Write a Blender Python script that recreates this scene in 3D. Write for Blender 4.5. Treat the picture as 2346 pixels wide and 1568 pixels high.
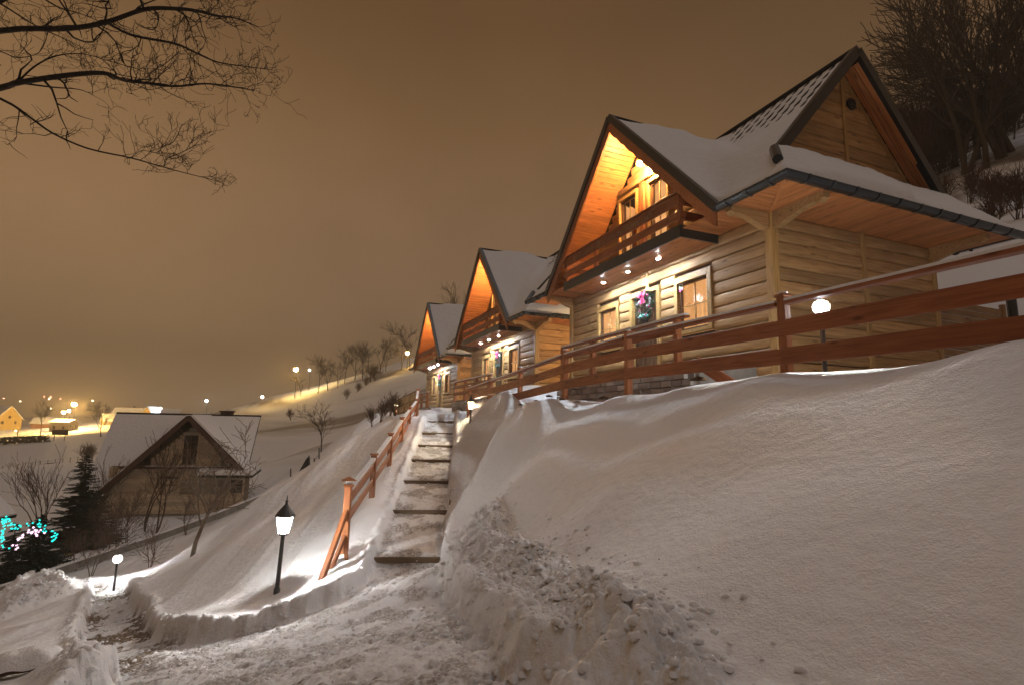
import bpy, math, random
import numpy as np
from mathutils import Vector, Matrix

for o in list(bpy.data.objects):
    bpy.data.objects.remove(o)
SC = bpy.context.scene
COL = SC.collection
rad = math.radians

# ------------------------------------------------------------------ camera
PITCH, YAW, ROLL = rad(8.57), rad(21.69), rad(1.3)
FW = np.array([math.sin(YAW)*math.cos(PITCH), math.cos(YAW)*math.cos(PITCH), math.sin(PITCH)])
RT0 = np.array([math.cos(YAW), -math.sin(YAW), 0.0])
UP0 = np.cross(RT0, FW)
RT = RT0*math.cos(ROLL) + UP0*math.sin(ROLL)
UP = -RT0*math.sin(ROLL) + UP0*math.cos(ROLL)
FPX = 1200.0                                  # focal length in pixels of a 2346 px wide photograph
cam_data = bpy.data.cameras.new('camera')
cam_data.sensor_width = 36.0
cam_data.lens = FPX/2346*36
cam_data.clip_start = 0.1
cam_data.clip_end = 6000
cam = bpy.data.objects.new('camera', cam_data)
COL.objects.link(cam)
cam.matrix_world = Matrix(((RT[0], UP[0], -FW[0], 0), (RT[1], UP[1], -FW[1], 0), (RT[2], UP[2], -FW[2], 0), (0, 0, 0, 1)))
SC.camera = cam

# ------------------------------------------------------------------ night sky lit by the town
world = bpy.data.worlds.new('World')
SC.world = world
world.use_nodes = True
wn = world.node_tree
wn.nodes.clear()
w_out = wn.nodes.new('ShaderNodeOutputWorld')
w_bg = wn.nodes.new('ShaderNodeBackground')
w_tc = wn.nodes.new('ShaderNodeTexCoord')
w_sep = wn.nodes.new('ShaderNodeSeparateXYZ')
w_ramp = wn.nodes.new('ShaderNodeValToRGB')
w_dot = wn.nodes.new('ShaderNodeVectorMath'); w_dot.operation = 'DOT_PRODUCT'
w_dot.inputs[1].default_value = (-0.936, 0.351, 0.0)          # towards the town in the valley
w_map = wn.nodes.new('ShaderNodeMapRange')
w_map.inputs[1].default_value = -0.75; w_map.inputs[2].default_value = 0.8
w_map.inputs[3].default_value = 0.76; w_map.inputs[4].default_value = 1.03
w_noise = wn.nodes.new('ShaderNodeTexNoise')
w_noise.inputs['Scale'].default_value = 1.7; w_noise.inputs['Detail'].default_value = 5; w_noise.inputs['Roughness'].default_value = 0.6
w_nm = wn.nodes.new('ShaderNodeMapRange')
w_nm.inputs[1].default_value = 0.3; w_nm.inputs[2].default_value = 0.7
w_nm.inputs[3].default_value = 0.84; w_nm.inputs[4].default_value = 1.14
w_mul = wn.nodes.new('ShaderNodeMath'); w_mul.operation = 'MULTIPLY'
cr = w_ramp.color_ramp
stops = [(0.0, (0.148, 0.104, 0.072)), (0.47, (0.254, 0.172, 0.102)), (0.515, (0.466, 0.312, 0.180)), (0.545, (0.382, 0.244, 0.134)), (0.587, (0.318, 0.194, 0.106)),
         (0.671, (0.270, 0.153, 0.079)), (0.75, (0.207, 0.110, 0.046)), (0.82, (0.140, 0.069, 0.024)), (1.0, (0.106, 0.049, 0.019))]
cr.elements[0].position = stops[0][0]; cr.elements[0].color = (*stops[0][1], 1)
cr.elements[1].position = stops[-1][0]; cr.elements[1].color = (*stops[-1][1], 1)
for p, c in stops[1:-1]:
    e = cr.elements.new(p); e.color = (*c, 1)
w_ad = wn.nodes.new('ShaderNodeMath'); w_ad.operation = 'MULTIPLY_ADD'
w_ad.inputs[1].default_value = 0.5; w_ad.inputs[2].default_value = 0.5
L = wn.links.new
L(w_tc.outputs['Generated'], w_sep.inputs[0])
L(w_sep.outputs['Z'], w_ad.inputs[0]); L(w_ad.outputs[0], w_ramp.inputs[0])
L(w_tc.outputs['Generated'], w_dot.inputs[0]); L(w_dot.outputs['Value'], w_map.inputs[0])
L(w_tc.outputs['Generated'], w_noise.inputs['Vector']); L(w_noise.outputs['Fac'], w_nm.inputs[0])
L(w_map.outputs[0], w_mul.inputs[0]); L(w_nm.outputs[0], w_mul.inputs[1])
# amber dome of light over the town, low on the horizon
w_d2 = wn.nodes.new('ShaderNodeVectorMath'); w_d2.operation = 'DOT_PRODUCT'; w_d2.inputs[1].default_value = (-0.50, 0.864, 0.05)
w_g = wn.nodes.new('ShaderNodeMapRange'); w_g.interpolation_type = 'SMOOTHSTEP'
w_g.inputs[1].default_value = 0.80; w_g.inputs[2].default_value = 1.0; w_g.inputs[3].default_value = 0.0; w_g.inputs[4].default_value = 1.0
w_gc = wn.nodes.new('ShaderNodeMix'); w_gc.data_type = 'RGBA'; w_gc.blend_type = 'ADD'; w_gc.inputs[7].default_value = (0.10, 0.055, 0.014, 1)
L(w_tc.outputs['Generated'], w_d2.inputs[0]); L(w_d2.outputs['Value'], w_g.inputs[0]); L(w_g.outputs[0], w_gc.inputs[0])
L(w_ramp.outputs['Color'], w_gc.inputs[6]); L(w_gc.outputs[2], w_bg.inputs['Color']); L(w_mul.outputs[0], w_bg.inputs['Strength'])
L(w_bg.outputs[0], w_out.inputs[0])

sun_d = bpy.data.lights.new('sky_glow', 'SUN')             # the pale light that the snow clouds give back, soft as an overcast sky
sun_d.energy = 0.43
sun_d.angle = rad(45)
sun_d.color = (0.84, 0.92, 1.0)
sun = bpy.data.objects.new('sky_glow', sun_d)
COL.objects.link(sun)
sun.rotation_euler = (rad(8), rad(8), 0)
sun.location = (0, 0, 60)

vs = SC.view_settings
SC.display_settings.display_device = 'sRGB'
vs.view_transform = 'Standard'; vs.look = 'None'; vs.exposure = 0.0; vs.gamma = 1.0; vs.use_curve_mapping = False
SC.render.engine = 'CYCLES'
cy = SC.cycles
cy.use_denoising = True
cy.denoiser = 'OPENIMAGEDENOISE'
cy.max_bounces = 6; cy.diffuse_bounces = 3; cy.glossy_bounces = 2; cy.transmission_bounces = 4; cy.transparent_max_bounces = 8; cy.volume_bounces = 0
cy.sample_clamp_indirect = 3.0
cy.caustics_reflective = False; cy.caustics_refractive = False
cy.use_light_tree = True

# ------------------------------------------------------------------ helpers
def px(x, y, d):
    """point seen at photograph pixel (x, y) of 2346x1568 at d metres along the lens axis"""
    return (FW + RT*(x-1173)/FPX - UP*(y-784)/FPX)*d

def v3(p): return Vector((float(p[0]), float(p[1]), float(p[2])))

_mats = {}
def nodes_of(m):
    m.use_nodes = True
    return m.node_tree, m.node_tree.nodes['Principled BSDF']

def flat_mat(name, col, rough=0.6, metal=0.0, noise=0.0, nscale=8.0, bump=0.0, bscale=40.0, spec=0.4):
    if name in _mats: return _mats[name]
    m = bpy.data.materials.new(name); nt, b = nodes_of(m)
    b.inputs['Roughness'].default_value = rough; b.inputs['Metallic'].default_value = metal
    b.inputs['Specular IOR Level'].default_value = spec
    b.inputs['Base Color'].default_value = (*col, 1)
    g = nt.nodes.new('ShaderNodeNewGeometry')
    if noise > 0:
        n = nt.nodes.new('ShaderNodeTexNoise'); n.inputs['Scale'].default_value = nscale; n.inputs['Detail'].default_value = 5
        nt.links.new(g.outputs['Position'], n.inputs['Vector'])
        mr = nt.nodes.new('ShaderNodeMapRange'); mr.inputs[1].default_value = 0.3; mr.inputs[2].default_value = 0.7
        mr.inputs[3].default_value = 1-noise; mr.inputs[4].default_value = 1+noise
        nt.links.new(n.outputs['Fac'], mr.inputs[0])
        mx = nt.nodes.new('ShaderNodeVectorMath'); mx.operation = 'SCALE'; mx.inputs[0].default_value = col
        nt.links.new(mr.outputs[0], mx.inputs['Scale']); nt.links.new(mx.outputs[0], b.inputs['Base Color'])
    if bump > 0:
        n2 = nt.nodes.new('ShaderNodeTexNoise'); n2.inputs['Scale'].default_value = bscale; n2.inputs['Detail'].default_value = 4
        nt.links.new(g.outputs['Position'], n2.inputs['Vector'])
        bp = nt.nodes.new('ShaderNodeBump'); bp.inputs['Strength'].default_value = bump; bp.inputs['Distance'].default_value = 0.02
        nt.links.new(n2.outputs['Fac'], bp.inputs['Height']); nt.links.new(bp.outputs[0], b.inputs['Normal'])
    _mats[name] = m
    return m

def wood_mat(name, light, dark, rough=0.5, knots=0.55, grain=1.0, var=0.16):
    """grain runs along each piece's own x axis; every piece is shifted by its own random number"""
    if name in _mats: return _mats[name]
    m = bpy.data.materials.new(name); nt, b = nodes_of(m); N = nt.nodes.new; K = nt.links.new
    tc = N('ShaderNodeTexCoord'); oi = N('ShaderNodeObjectInfo')
    add = N('ShaderNodeVectorMath'); add.operation = 'ADD'
    sc = N('ShaderNodeVectorMath'); sc.operation = 'SCALE'; sc.inputs[0].default_value = (37.0, 19.0, 23.0)
    K(oi.outputs['Random'], sc.inputs['Scale']); K(tc.outputs['Object'], add.inputs[0]); K(sc.outputs[0], add.inputs[1])
    mp = N('ShaderNodeMapping'); mp.inputs['Scale'].default_value = (1.1*grain, 16*grain, 16*grain); K(add.outputs[0], mp.inputs[0])
    n1 = N('ShaderNodeTexNoise'); n1.inputs['Scale'].default_value = 1.6; n1.inputs['Detail'].default_value = 6; n1.inputs['Distortion'].default_value = 0.6
    K(mp.outputs[0], n1.inputs['Vector'])
    mp2 = N('ShaderNodeMapping'); mp2.inputs['Scale'].default_value = (1.7*grain, 5.5*grain, 5.5*grain); K(add.outputs[0], mp2.inputs[0])
    vo = N('ShaderNodeTexVoronoi'); vo.inputs['Scale'].default_value = 1.0; K(mp2.outputs[0], vo.inputs['Vector'])
    kr = N('ShaderNodeMapRange'); kr.inputs[1].default_value = 0.03; kr.inputs[2].default_value = 0.2; kr.inputs[3].default_value = knots; kr.inputs[4].default_value = 0.0
    K(vo.outputs['Distance'], kr.inputs[0])
    n3 = N('ShaderNodeTexNoise'); n3.inputs['Scale'].default_value = 0.9; n3.inputs['Detail'].default_value = 2; K(add.outputs[0], n3.inputs['Vector'])
    mx = N('ShaderNodeMix'); mx.data_type = 'RGBA'; mx.inputs[6].default_value = (*light, 1); mx.inputs[7].default_value = (*dark, 1)
    gr = N('ShaderNodeMapRange'); gr.inputs[1].default_value = 0.35; gr.inputs[2].default_value = 0.72; K(n1.outputs['Fac'], gr.inputs[0])
    mxm = N('ShaderNodeMath'); mxm.operation = 'MAXIMUM'; K(gr.outputs[0], mxm.inputs[0]); K(kr.outputs[0], mxm.inputs[1]); K(mxm.outputs[0], mx.inputs[0])
    kd = N('ShaderNodeMix'); kd.data_type = 'RGBA'; kd.inputs[7].default_value = (dark[0]*0.35, dark[1]*0.3, dark[2]*0.3, 1)
    K(mx.outputs[2], kd.inputs[6]); K(kr.outputs[0], kd.inputs[0])
    vr = N('ShaderNodeMapRange'); vr.inputs[3].default_value = 1-var; vr.inputs[4].default_value = 1+var; K(oi.outputs['Random'], vr.inputs[0])
    v2 = N('ShaderNodeMapRange'); v2.inputs[1].default_value = 0.3; v2.inputs[2].default_value = 0.7; v2.inputs[3].default_value = 0.86; v2.inputs[4].default_value = 1.12; K(n3.outputs['Fac'], v2.inputs[0])
    mm = N('ShaderNodeMath'); mm.operation = 'MULTIPLY'; K(vr.outputs[0], mm.inputs[0]); K(v2.outputs[0], mm.inputs[1])
    s2 = N('ShaderNodeVectorMath'); s2.operation = 'SCALE'; K(kd.outputs[2], s2.inputs[0]); K(mm.outputs[0], s2.inputs['Scale'])
    K(s2.outputs[0], b.inputs['Base Color'])
    rr = N('ShaderNodeMapRange'); rr.inputs[3].default_value = rough-0.1; rr.inputs[4].default_value = rough+0.15; K(n1.outputs['Fac'], rr.inputs[0]); K(rr.outputs[0], b.inputs['Roughness'])
    bp = N('ShaderNodeBump'); bp.inputs['Strength'].default_value = 0.25; bp.inputs['Distance'].default_value = 0.006
    K(n1.outputs['Fac'], bp.inputs['Height']); K(bp.outputs[0], b.inputs['Normal'])
    b.inputs['Specular IOR Level'].default_value = 0.35
    _mats[name] = m
    return m

def glow_mat(name, col, strength):
    if name in _mats: return _mats[name]
    m = bpy.data.materials.new(name); m.use_nodes = True; nt = m.node_tree; nt.nodes.clear()
    o = nt.nodes.new('ShaderNodeOutputMaterial'); e = nt.nodes.new('ShaderNodeEmission')
    e.inputs[0].default_value = (*col, 1); e.inputs[1].default_value = strength
    nt.links.new(e.outputs[0], o.inputs[0]); _mats[name] = m
    return m

def link(name, me, parent=None, loc=(0, 0, 0)):
    o = bpy.data.objects.new(name, me); COL.objects.link(o)
    if parent is not None: o.parent = parent
    o.location = loc
    return o

def thing(name, label, cat, loc=(0, 0, 0), rz=0.0, group=None):
    o = bpy.data.objects.new(name, None); COL.objects.link(o)
    o.empty_display_size = 0.2
    o.location = loc; o.rotation_euler = (0, 0, rz)
    tag(o, label, cat, group)
    return o

def tag(o, label=None, cat=None, group=None, kind=None):
    if label: o['label'] = label
    if cat: o['category'] = cat
    if group: o['group'] = group
    if kind: o['kind'] = kind
    return o

def children_of(o): return [c for c in bpy.data.objects if c.parent == o]

def copy_tree(o, parent=None):
    kids = {}
    for c in bpy.data.objects:
        if c.parent is not None: kids.setdefault(c.parent.name, []).append(c)
    def rec(src, par):
        c = src.copy(); COL.objects.link(c)
        if par is not None: c.parent = par
        for k in kids.get(src.name, []): rec(k, c)
        return c
    return rec(o, parent)

def wloc(o):
    """world position of an object whose parents are only moved, never turned, while it is being built"""
    p = Vector((0, 0, 0))
    while o is not None:
        p = p + Vector(o.location); o = o.parent
    return p

class MB:
    def __init__(s): s.v = []; s.f = []
    def add(s, vs, fs):
        n = len(s.v); s.v.extend([tuple(map(float, p)) for p in vs]); s.f.extend([tuple(i+n for i in f) for f in fs]); return s
    def box(s, c, size, M=None):
        x, y, z = size[0]/2, size[1]/2, size[2]/2
        vs = [Vector((a*x, b*y, d*z)) for a in (-1, 1) for b in (-1, 1) for d in (-1, 1)]
        if M is not None: vs = [M @ p for p in vs]
        c = Vector(c)
        return s.add([p+c for p in vs], [(0, 1, 3, 2), (4, 6, 7, 5), (0, 4, 5, 1), (2, 3, 7, 6), (0, 2, 6, 4), (1, 5, 7, 3)])
    def beam(s, p0, p1, w, h, up=(0, 0, 1)):
        p0, p1 = v3(p0), v3(p1); X = (p1-p0); l = X.length; X.normalize()
        Y = Vector(up).cross(X)
        if Y.length < 1e-4: Y = Vector((0, 1, 0)).cross(X)
        Y.normalize(); Z = X.cross(Y)
        M = Matrix((X, Y, Z)).transposed()
        return s.box((p0+p1)/2, (l, w, h), M)
    def tube(s, pts, rs, n=6, cap=True):
        pts = [v3(p) for p in pts]; k = len(pts)
        if np.isscalar(rs): rs = [rs]*k
        t0 = (pts[1]-pts[0]).normalized()
        a = Vector((0, 0, 1)) if abs(t0.z) < 0.9 else Vector((1, 0, 0))
        nx = t0.cross(a).normalized()
        vs = []; prev = t0
        for i in range(k):
            t = (pts[min(i+1, k-1)]-pts[max(i-1, 0)])
            t = t.normalized() if t.length > 1e-9 else prev
            nx = (nx - t*nx.dot(t)); nx = nx.normalized() if nx.length > 1e-6 else t.orthogonal().normalized()
            ny = t.cross(nx); prev = t
            for j in range(n):
                an = 2*math.pi*j/n
                vs.append(pts[i] + (nx*math.cos(an)+ny*math.sin(an))*rs[i])
        fs = [(i*n+j, i*n+(j+1) % n, (i+1)*n+(j+1) % n, (i+1)*n+j) for i in range(k-1) for j in range(n)]
        if cap and n > 2: fs += [tuple(range(n-1, -1, -1)), tuple((k-1)*n+j for j in range(n))]
        return s.add(vs, fs)
    def lathe(s, prof, c=(0, 0, 0), n=16):
        vs = [(c[0]+r*math.cos(2*math.pi*j/n), c[1]+r*math.sin(2*math.pi*j/n), c[2]+z) for r, z in prof for j in range(n)]
        k = len(prof)
        fs = [(i*n+j, i*n+(j+1) % n, (i+1)*n+(j+1) % n, (i+1)*n+j) for i in range(k-1) for j in range(n)]
        fs += [tuple(range(n-1, -1, -1)), tuple((k-1)*n+j for j in range(n))]
        return s.add(vs, fs)
    def slab(s, poly, off):
        """closed plate: polygon plus the same polygon moved by off"""
        n = len(poly); off = Vector(off)
        vs = [v3(p) for p in poly] + [v3(p)+off for p in poly]
        fs = [tuple(range(n)), tuple(range(2*n-1, n-1, -1))] + [(i, n+i, n+(i+1) % n, (i+1) % n) for i in range(n)]
        return s.add(vs, fs)
    def mesh(s, name, mat, smooth=False, origin=(0, 0, 0)):
        me = bpy.data.meshes.new(name); o = Vector(origin)
        me.from_pydata([Vector(p)-o for p in s.v], [], s.f); me.update()
        if mat is not None: me.materials.append(mat)
        if smooth: me.shade_smooth()
        return me
    def build(s, name, mat, parent=None, smooth=False, loc=None):
        if parent is not None:
            w = wloc(parent); return link(name, s.mesh(name, mat, smooth, w), parent)
        o = Vector(loc) if loc is not None else Vector((0, 0, 0))
        return link(name, s.mesh(name, mat, smooth, o), None, o)

_pc = {}
def bevel_box(L_, w, h, b):
    """beam along x with chamfered long edges"""
    y, z, x = w/2, h/2, L_/2
    sec = [(-y+b, -z), (y-b, -z), (y, -z+b), (y, z-b), (y-b, z), (-y+b, z), (-y, z-b), (-y, -z+b)]
    n = 8
    vs = [(-x, a, c) for a, c in sec] + [(x, a, c) for a, c in sec]
    fs = [(i, n+i, n+(i+1) % n, (i+1) % n) for i in range(n)] + [tuple(range(n)), tuple(range(2*n-1, n-1, -1))]
    return vs, [tuple(reversed(f)) for f in fs]

def piece(name, p0, p1, w, h, mat, parent, up=(0, 0, 1), chamfer=0.012, kind='beam'):
    """one timber of its own: mesh along local x, shared between pieces of the same size"""
    p0, p1 = v3(p0), v3(p1); X = p1-p0; l = X.length; X.normalize()
    Y = Vector(up).cross(X)
    if Y.length < 1e-4: Y = Vector((0, 1, 0)).cross(X)
    Y.normalize(); Z = X.cross(Y)
    key = (kind, round(l, 3), round(w, 3), round(h, 3), mat.name)
    if key not in _pc:
        if kind == 'beam':
            vs, fs = bevel_box(l, w, h, min(chamfer, w*0.3, h*0.3))
        else:                                           # half-round log face towards -y
            x = l/2; sec = []
            for k in range(7):
                a = -math.pi/2 + math.pi*k/6
                sec.append((-w*0.5 - w*0.5*math.cos(a)**0.75 if abs(math.cos(a)) > 1e-6 else -w*0.5, h*0.485*math.sin(a)))
            sec += [(w*0.5, h*0.485), (w*0.5, -h*0.485)]
            n = len(sec)
            vs = [(-x, a, c) for a, c in sec] + [(x, a, c) for a, c in sec]
            fs = [(i, (i+1) % n, n+(i+1) % n, n+i) for i in range(n)] + [tuple(range(n-1, -1, -1)), tuple(range(n, 2*n))]
        me = bpy.data.meshes.new(name); me.from_pydata(vs, [], fs); me.update(); me.materials.append(mat)
        _pc[key] = me
    o = bpy.data.objects.new(name, _pc[key]); COL.objects.link(o)
    w0 = Vector((0, 0, 0))
    if parent is not None:
        o.parent = parent; w0 = wloc(parent)
    c = (p0+p1)/2 - w0
    M = Matrix((X, Y, Z)).transposed().to_4x4(); M.translation = c
    o.matrix_basis = M
    return o

# ------------------------------------------------------------------ value noise
def _h(ix, iy, seed):
    n = (ix.astype(np.int64)*374761393 + iy.astype(np.int64)*668265263 + seed*1442695041) & 0x7fffffff
    n = ((n ^ (n >> 13))*1274126177) & 0x7fffffff
    return ((n ^ (n >> 16)) & 0xffff)/65535.0
def vnoise(x, y, seed=0):
    ix, iy = np.floor(x), np.floor(y); fx, fy = x-ix, y-iy
    fx = fx*fx*fx*(fx*(fx*6-15)+10); fy = fy*fy*fy*(fy*(fy*6-15)+10)
    a, b, c, d = _h(ix, iy, seed), _h(ix+1, iy, seed), _h(ix, iy+1, seed), _h(ix+1, iy+1, seed)
    return (a*(1-fx)+b*fx)*(1-fy)+(c*(1-fx)+d*fx)*fy - 0.5
def fbm(x, y, oct=4, seed=0, gain=0.5):
    s = 0; a = 1.0
    for i in range(oct):
        s = s + a*vnoise(x*2**i+17.3*i, y*2**i-9.1*i, seed+i); a *= gain
    return s
def lumps(x, y, seed=0):
    """rounded clods: cellular bumps"""
    ix, iy = np.floor(x), np.floor(y); best = np.full(np.shape(x), 9.0)
    for dx in (-1, 0, 1):
        for dy in (-1, 0, 1):
            cx, cy_ = ix+dx, iy+dy
            jx, jy = cx+_h(cx, cy_, seed), cy_+_h(cx, cy_, seed+7)
            r = 0.35+0.55*_h(cx, cy_, seed+13)
            d = ((x-jx)**2+(y-jy)**2)/(r*r)
            best = np.minimum(best, d)
    return np.sqrt(np.clip(1-best, 0, 1))
def sstep(a, b, t):
    t = np.clip((t-a)/(b-a), 0, 1); return t*t*(3-2*t)

# ------------------------------------------------------------------ ground: one snow sheet from the camera's feet to beyond the town
CP = []          # control points: world x, y, z of the snow surface
def cpx(x, y, d, dz=0.0):
    p = px(x, y, d); CP.append((p[0], p[1], p[2]+dz))
def cw(x, y, z): CP.append((x, y, z))
FL = 0.28        # snow depth beside the cleared path
# cleared path (floor seen in the photograph, snow surface FL above it)
for a in [(1173, 1567, 3.05), (900, 1567, 3.2), (620, 1567, 4.1), (1000, 1440, 4.9), (700, 1480, 5.6), (420, 1500, 7.0), (950, 1330, 7.6),
          (250, 1500, 8.0), (245, 1400, 12.0), (245, 1347, 15.2)]:
    cpx(*a, dz=FL)
ST_A = np.array([2.03, 9.92, -2.46]); ST_B = np.array([5.42, 21.35, -0.01])      # foot and head of the steps
st_dir = (ST_B-ST_A)[:2]; ST_L = np.linalg.norm(st_dir); st_dir = st_dir/ST_L; st_nrm = np.array([st_dir[1], -st_dir[0]])
for k in range(0, 7):
    p = ST_A+(ST_B-ST_A)*k/6
    q = p[:2]-st_nrm*0.95; cw(q[0], q[1], p[2]+0.18)
    q = p[:2]+st_nrm*0.95; cw(q[0], q[1], p[2]+0.36)
# bank to the right of the steps and below the fence
for a in [(5.05, 2.35, .70), (5.0, 4.66, .58), (5.05, 6.3, .50), (5.1, 7.95, .48), (5.15, 10.4, .52), (5.2, 12.95, .56), (5.3, 15.3, .52), (5.45, 17.3, .46), (5.6, 19.4, .34),
          (5.05, 0, .75), (5.0, -3, .8),
          (4.55, 2.35, .33), (4.5, 4.66, .2), (4.6, 6.3, .10), (4.6, 8, .08), (4.65, 10.4, .22), (4.7, 13, .32), (4.55, 0, .36), (4.1, 3.0, -.02), (4.1, 5.0, -.12), (4.15, 8.0, -.25), (4.1, 11, -.12), (4.2, 13.5, -.05), (4.1, 0.5, .1), (4.1, -3, .1),
          (3.0, 3.0, -.62), (3.0, 5.0, -.85), (3.2, 8.0, -1.05), (3.0, 0.5, -.55), (2.0, 2.2, -1.08), (2.0, 4.2, -1.38), (2.3, 6.6, -1.85), (1.6, .5, -1.2), (1.5, -2, -1.1),
          (0, 0, -1.45), (0, -3, -1.4), (-2, 1.5, -2.0), (-5, 0, -2.9), (-3, -4, -2.1)]:
    cw(*a)
# level yard of the chalets and the slope behind them
for a in [(6.2, 2.35, .70), (6.3, 5, .62), (6.0, 7.5, .48), (6.0, 9, .45), (6.0, 11, .45), (6.2, 13, .52), (6.3, 17, .6), (6.6, 21, .5), (6.6, 25, .45), (6.6, 30, .45), (6.6, 38, .45), (4.4, 24.5, .2), (4.6, 30, .3), (4.8, 38, .3),
          (7.8, 5.4, .75), (10, 5.2, .85), (13, 5, 1.0), (15, 6.6, 1.1), (15.2, 4, 1.1), (16.0, 7.6, 2.4), (13, 7.6, 1.3), (9, 9, .7), (9, 20, .7), (9, 30, .6), (9, 40, .6), (12, 12, .9), (12, 25, .9),
          (14.5, 12, 1.8), (14.5, 20, 1.8), (14.5, 32, 1.8), (15, 0, 1.7), (18, 9, 4.2), (18, 16, 4.0), (18, 25, 4.0), (18, 38, 4.0),
          (25.5, 11.4, 8.2), (30, 0, 8.0), (30, 25, 10.5), (30, 45, 10.5), (42, 20, 18), (60, 30, 28), (60, 60, 30), (40, 75, 22), (90, 50, 46), (120, 90, 62), (70, 0, 30), (40, -30, 14), (14, -14, 2.2), (8, -10, .9)]:
    cw(*a)
# slope to the left of the steps down to its edge
for a in [(634, 1352, 8.6), (620, 1130, 17), (700, 1080, 18.8), (800, 1010, 21), (860, 975, 23), (440, 1265, 15), (330, 1322, 15.2), (263, 1325, 17), (400, 1400, 9.6), (300, 1385, 11.5),
          (520, 1250, 12.5), (640, 1230, 11.5), (700, 1180, 13.5), (800, 1080, 17), (520, 1340, 10.2), (780, 1230, 10.2),
          (100, 1430, 9.6), (0, 1495, 8.2), (190, 1352, 13.5), (60, 1375, 12.5), (0, 1400, 12.2), (130, 1325, 15.5), (0, 1370, 14), (180, 1335, 16.5), (350, 1305, 18)]:
    cpx(*a)
# dip beyond the edge, garden of the house below
for a in [(330, 1290, 20), (420, 1240, 22), (520, 1195, 24), (620, 1140, 26.5), (700, 1092, 28), (100, 1330, 20), (0, 1365, 18.5), (800, 1035, 29), (880, 990, 32), (180, 1290, 22),
          (300, 1185, 34), (500, 1168, 35.5), (620, 1120, 36), (100, 1240, 30), (0, 1290, 26), (720, 1062, 40), (830, 1000, 45), (900, 965, 47), (400, 1120, 44), (600, 1090, 46), (200, 1160, 46)]:
    cpx(*a)
# valley floor
for a in [(0, 1160, 50), (120, 1110, 68), (0, 1070, 85), (200, 1060, 95), (330, 1060, 80), (0, 1010, 155), (200, 995, 190), (400, 1010, 130), (0, 980, 260), (250, 970, 330), (-300, 1000, 200), (-300, 1200, 45)]:
    cpx(*a)
for x in (-300, 0, 150, 300, 450):
    cpx(x, 958, 620); cpx(x, 948, 950); cpx(x, 930, 1300); cpx(x, 915, 2000)
# open hillside beyond the chalets
for a in [(600, 1055, 72), (700, 1000, 78), (800, 945, 88), (900, 905, 92), (600, 985, 115), (700, 940, 125), (800, 905, 125), (880, 870, 125),
          (480, 952, 185), (600, 916, 172), (700, 901, 162), (800, 876, 152), (880, 851, 142), (950, 833, 132), (1100, 770, 120), (1250, 700, 115),
          (600, 930, 330), (700, 918, 330), (800, 905, 320), (950, 870, 300), (1100, 830, 300), (480, 950, 420), (600, 940, 700), (800, 925, 700), (1000, 905, 700), (1300, 800, 400)]:
    cpx(*a)
for th in (70, 100, 140, 180, 220, 260, 290):
    a = YAW+rad(th)
    side = math.sin(a)
    for r in (3, 12, 40, 150, 600, 2000):
        s = 0.30*side if r < 200 else 0.12*side
        cw(r*math.sin(a), r*math.cos(a), -1.45 + s*(r-1) if side < 0 else -1.45+s*(r-1)+0.2)
CP = np.array(CP)
def polar(x, y):
    r = np.hypot(x, y); ph = np.arctan2(x, y)-YAW
    ph = (ph+math.pi) % (2*math.pi)-math.pi
    return ph, np.log(np.maximum(r, 0.6)), np.maximum(r, 0.6)
_p, _u, _r = polar(CP[:, 0], CP[:, 1])
_keep = _r > 0.59
_P = np.stack([_p, _u], 1); _S = CP[:, 2]/_r
# points near the seam behind the camera are repeated on its other side
m1 = _p > 2.0; m2 = _p < -2.0
_P = np.concatenate([_P, _P[m1]-[2*math.pi, 0], _P[m2]+[2*math.pi, 0]]); _S = np.concatenate([_S, _S[m1], _S[m2]])
def _ker(d2): return np.where(d2 > 1e-12, 0.5*d2*np.log(np.maximum(d2, 1e-12)), 0.0)
_n = len(_S)
_d2 = ((_P[:, None, :]-_P[None, :, :])**2).sum(-1)
_A = np.zeros((_n+3, _n+3)); _A[:_n, :_n] = _ker(_d2)+np.eye(_n)*4e-4
_A[:_n, _n] = 1; _A[:_n, _n+1:] = _P; _A[_n, :_n] = 1; _A[_n+1:, :_n] = _P.T
_W = np.linalg.solve(_A, np.concatenate([_S, [0, 0, 0]]))
def base_z(x, y):
    x = np.asarray(x, float); y = np.asarray(y, float); sh = x.shape
    ph, u, r = polar(x.ravel(), y.ravel()); out = np.empty(len(r))
    for i in range(0, len(r), 20000):
        d2 = (ph[i:i+20000, None]-_P[None, :, 0])**2+(u[i:i+20000, None]-_P[None, :, 1])**2
        out[i:i+20000] = _ker(d2)@_W[:_n]+_W[_n]+ph[i:i+20000]*_W[_n+1]+u[i:i+20000]*_W[_n+2]
    return (out*r).reshape(sh)

def hit(x, y, dz=0.0, d0=1.5, d1=60.0):
    """where the line of sight through a photograph pixel meets the base surface moved by dz"""
    ray = FW + RT*(x-1173)/FPX - UP*(y-784)/FPX
    d = np.geomspace(d0, d1, 1500); P = ray[None]*d[:, None]
    g = P[:, 2]-(base_z(P[:, 0], P[:, 1])+dz)
    k = np.argmax(g < 0)
    if k == 0: k = len(d)-1
    return P[k]

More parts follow.
